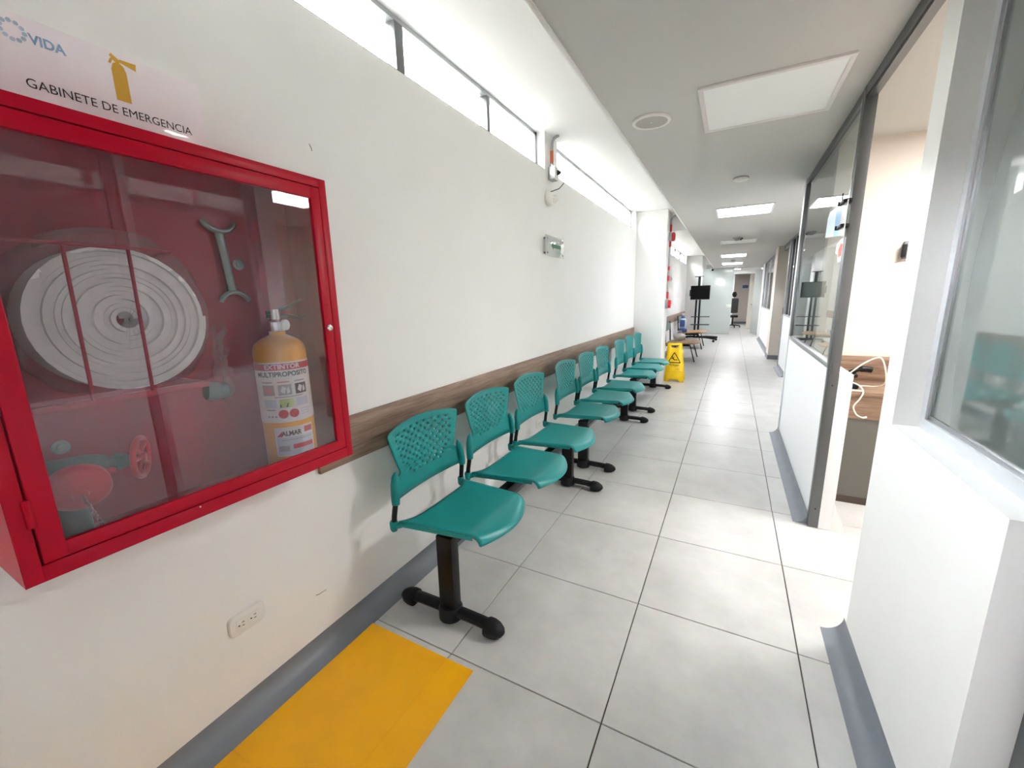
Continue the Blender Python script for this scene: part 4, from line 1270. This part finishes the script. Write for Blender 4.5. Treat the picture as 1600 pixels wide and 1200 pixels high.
# ---- office chair and blue sign in the hall beyond
oc = thing('office_chair', 'black swivel office chair seen past the frosted glass screen', 'office chair', (1.40, 19.6, 0))
MB().lathe([(0.0, -0.12), (0.07, -0.10), (0.10, 0.0), (0.07, 0.10), (0.0, 0.12)], (1.40, 19.70, 1.42), n=14).build('headrest', M_BLACK, oc)
MB().box(1.22, 1.58, 19.68, 19.76, 0.62, 1.26, bev=0.035, seg=3).build('backrest', mat('mesh_grey', (70, 70, 72), 0.7), oc)
MB().box(1.20, 1.60, 19.2, 19.66, 0.44, 0.54, bev=0.04, seg=3).build('seat', M_BLACK, oc)
MB().cyl((1.40, 19.5, 0.1), (1.40, 19.5, 0.45), 0.03, n=12).build('gas_column', M_BLACK, oc)
for k in range(5):
    an = 2 * math.pi * k / 5
    MB().tube([(1.40, 19.5, 0.11), (1.40 + 0.30 * math.cos(an), 19.5 + 0.30 * math.sin(an), 0.075)], 0.022, n=8).build('base_arm', M_BLACK, oc)
    MB().cyl((1.40 + 0.30 * math.cos(an) - 0.02, 19.5 + 0.30 * math.sin(an), 0.035), (1.40 + 0.30 * math.cos(an) + 0.02, 19.5 + 0.30 * math.sin(an), 0.035), 0.035, n=12).build('caster', M_RUB, oc)
bs = thing('blue_wall_sign', 'small dark blue sign on the beige wall at the far end', 'sign', (1.85, 22.4, 1.8))
MB().box(1.72, 1.96, 22.375, 22.4, 1.72, 1.86, bev=0.004).build('plate', M_BLUES, bs)
MB().box(1.62, 1.72, 22.378, 22.4, 1.73, 1.85, bev=0.004).build('plate_end', M_SKYP, bs)

# ================================================================== DOORWAY DETAILS
ps = thing('door_blade_sign', 'blue and white acrylic plate clipped to the doorway post', 'sign', (1.82, 1.85, 1.74))
def pl_(y, z, d): return Vector((1.815 + d, y, z))
out = [(1.63, 1.815), (2.07, 1.83), (2.12, 1.80), (2.13, 1.69), (1.63, 1.645)]
MB().prism(out, pl_, 0.0, 0.004).build('plate', mat('white_acrylic', (226, 232, 232), 0.25), ps)
MB().add([pl_(y, z, -0.0008) for y, z in ((1.745, 1.814), (1.88, 1.82), (1.88, 1.668), (1.745, 1.656))], [(0, 1, 2, 3)]).build('blue_field', M_SKYB, ps, smooth=False)
MB().add([pl_(y, z, -0.0008) for y, z in ((1.88, 1.82), (2.07, 1.826), (2.115, 1.798), (2.125, 1.693), (1.88, 1.668))], [(0, 1, 2, 3, 4)]).build('pale_field', M_SKYP, ps, smooth=False)
for zz in (1.815, 1.695):
    MB().box(1.80, 1.838, 1.64, 1.74, zz - 0.008, zz + 0.008, bev=0.003).cyl((1.795, 1.745, zz), (1.812, 1.745, zz), 0.011, n=12).build('clip', M_BLACK, ps)
MB().cyl((1.806, 1.71, 1.815), (1.806, 1.71, 1.86), 0.003, n=6).build('clip_pin', M_DARK, ps)
stk = thing('glass_sticker', 'white and red sticker on the partition glass below the blue plate', 'sticker', (1.853, 1.88, 1.6))
MB().prism([(1.81, 1.535), (1.90, 1.525), (1.93, 1.575), (1.99, 1.585), (1.985, 1.635), (1.86, 1.655), (1.80, 1.60)], lambda y, z, d: Vector((1.852 + d, y, z)), 0.0, 0.002).build('backing', M_WHITEP, stk)
MB().prism([(1.835, 1.560), (1.90, 1.555), (1.915, 1.600), (1.87, 1.630), (1.830, 1.620)], lambda y, z, d: Vector((1.8505 + d, y, z)), 0.0, 0.0015).build('red_mark', mat('sticker_red', (226, 92, 70), 0.5), stk)

dk = thing('desk', 'oak laminate desk with grey front panel inside the doorway room', 'desk', (2.6, 2.35, 0))
MB().box(1.96, 3.4, 2.13, 2.58, 0.725, 0.752, bev=0.002).build('top', M_DESK, dk)
MB().box(1.96, 3.4, 2.144, 2.164, 0.575, 0.725).build('apron', M_DESK, dk)
MB().box(1.96, 3.4, 2.56, 2.58, 0.752, 0.925, bev=0.002).build('upstand', M_DESK, dk)
MB().box(1.965, 3.39, 2.150, 2.166, 0.045, 0.575).build('front_panel', M_DGREY, dk)
MB().box(1.965, 3.39, 2.146, 2.17, 0.0, 0.045).build('plinth', mat('dark_plinth', (70, 58, 50), 0.6), dk)
MB().box(1.965, 1.985, 2.166, 2.56, 0.0, 0.725).box(3.37, 3.39, 2.166, 2.56, 0.0, 0.725).build('side_panel', M_DESK, dk)
cl = thing('charging_cable', 'white cable looping up from the desk and hanging over its edge', 'cable', (2.08, 2.13, 0.76))
def smooth_path(pts, n=8):
    P = [Vector(p) for p in pts]
    out = []
    for i in range(len(P) - 1):
        p0, p1, p2, p3 = P[max(i - 1, 0)], P[i], P[i + 1], P[min(i + 2, len(P) - 1)]
        for k in range(n):
            t = k / n
            out.append(0.5 * ((2 * p1) + (-p0 + p2) * t + (2 * p0 - 5 * p1 + 4 * p2 - p3) * t * t + (-p0 + 3 * p1 - 3 * p2 + p3) * t ** 3))
    out.append(P[-1])
    return out
MB().tube(smooth_path([(1.99, 2.2, 0.80), (2.03, 2.18, 0.85), (2.09, 2.17, 0.92), (2.15, 2.17, 0.962), (2.185, 2.18, 0.955), (2.215, 2.2, 0.88), (2.232, 2.24, 0.80), (2.21, 2.30, 0.762), (2.14, 2.32, 0.758), (2.05, 2.30, 0.758)]), 0.0042, n=8).build('loop', M_CABLEW, cl)
MB().tube(smooth_path([(1.99, 2.20, 0.80), (2.04, 2.18, 0.805), (2.085, 2.15, 0.79), (2.105, 2.125, 0.755), (2.09, 2.112, 0.71), (2.065, 2.108, 0.66), (2.085, 2.108, 0.61), (2.115, 2.10, 0.595)]), 0.0042, n=8).build('hanging_end', M_CABLEW, cl)
MB().cyl((2.115, 2.10, 0.595), (2.135, 2.098, 0.602), 0.006, n=8).build('connector', M_CABLEW, cl)
ch_ = thing('telephone_handset', 'black handset and adapter heap lying on the oak desk', 'handset', (2.05, 2.28, 0.752))
MB().tube(smooth_path([(2.0, 2.26, 0.80), (2.05, 2.26, 0.85), (2.11, 2.27, 0.875), (2.165, 2.28, 0.872)]), [0.016] * 8 + [0.014] * 8 + [0.020] * 9, n=10).build('handset', M_BLACK, ch_)
MB().tube(smooth_path([(1.99, 2.25, 0.785), (2.04, 2.26, 0.815), (2.09, 2.28, 0.835)]), 0.020, n=10).build('adapter', M_BLACK, ch_)
MB().box(1.985, 2.10, 2.20, 2.34, 0.752, 0.790, bev=0.012, seg=3).build('base', M_BLACK, ch_)
pp = thing('paper_sheet', 'white paper strip under the black handset on the desk', 'paper', (2.05, 2.17, 0.753))
MB().grid(lambda u, v: Vector((1.99 + 0.12 * u, 2.135 + 0.06 * v, 0.7545 + 0.003 * math.sin(u * 5) * v)), 8, 4).build('sheet', M_WHITEP, pp, solid=0.001)
wbk = thing('wall_bracket', 'dark bracket on the beige room wall beside the doorway jamb', 'bracket', (2.21, 2.6, 1.6))
MB().box(2.305, 2.36, 2.575, 2.6, 1.57, 1.68, bev=0.004).build('plate', M_ALUD, wbk)
MB().box(2.295, 2.315, 2.55, 2.58, 1.58, 1.66, bev=0.004).build('arm', M_DARK, wbk)
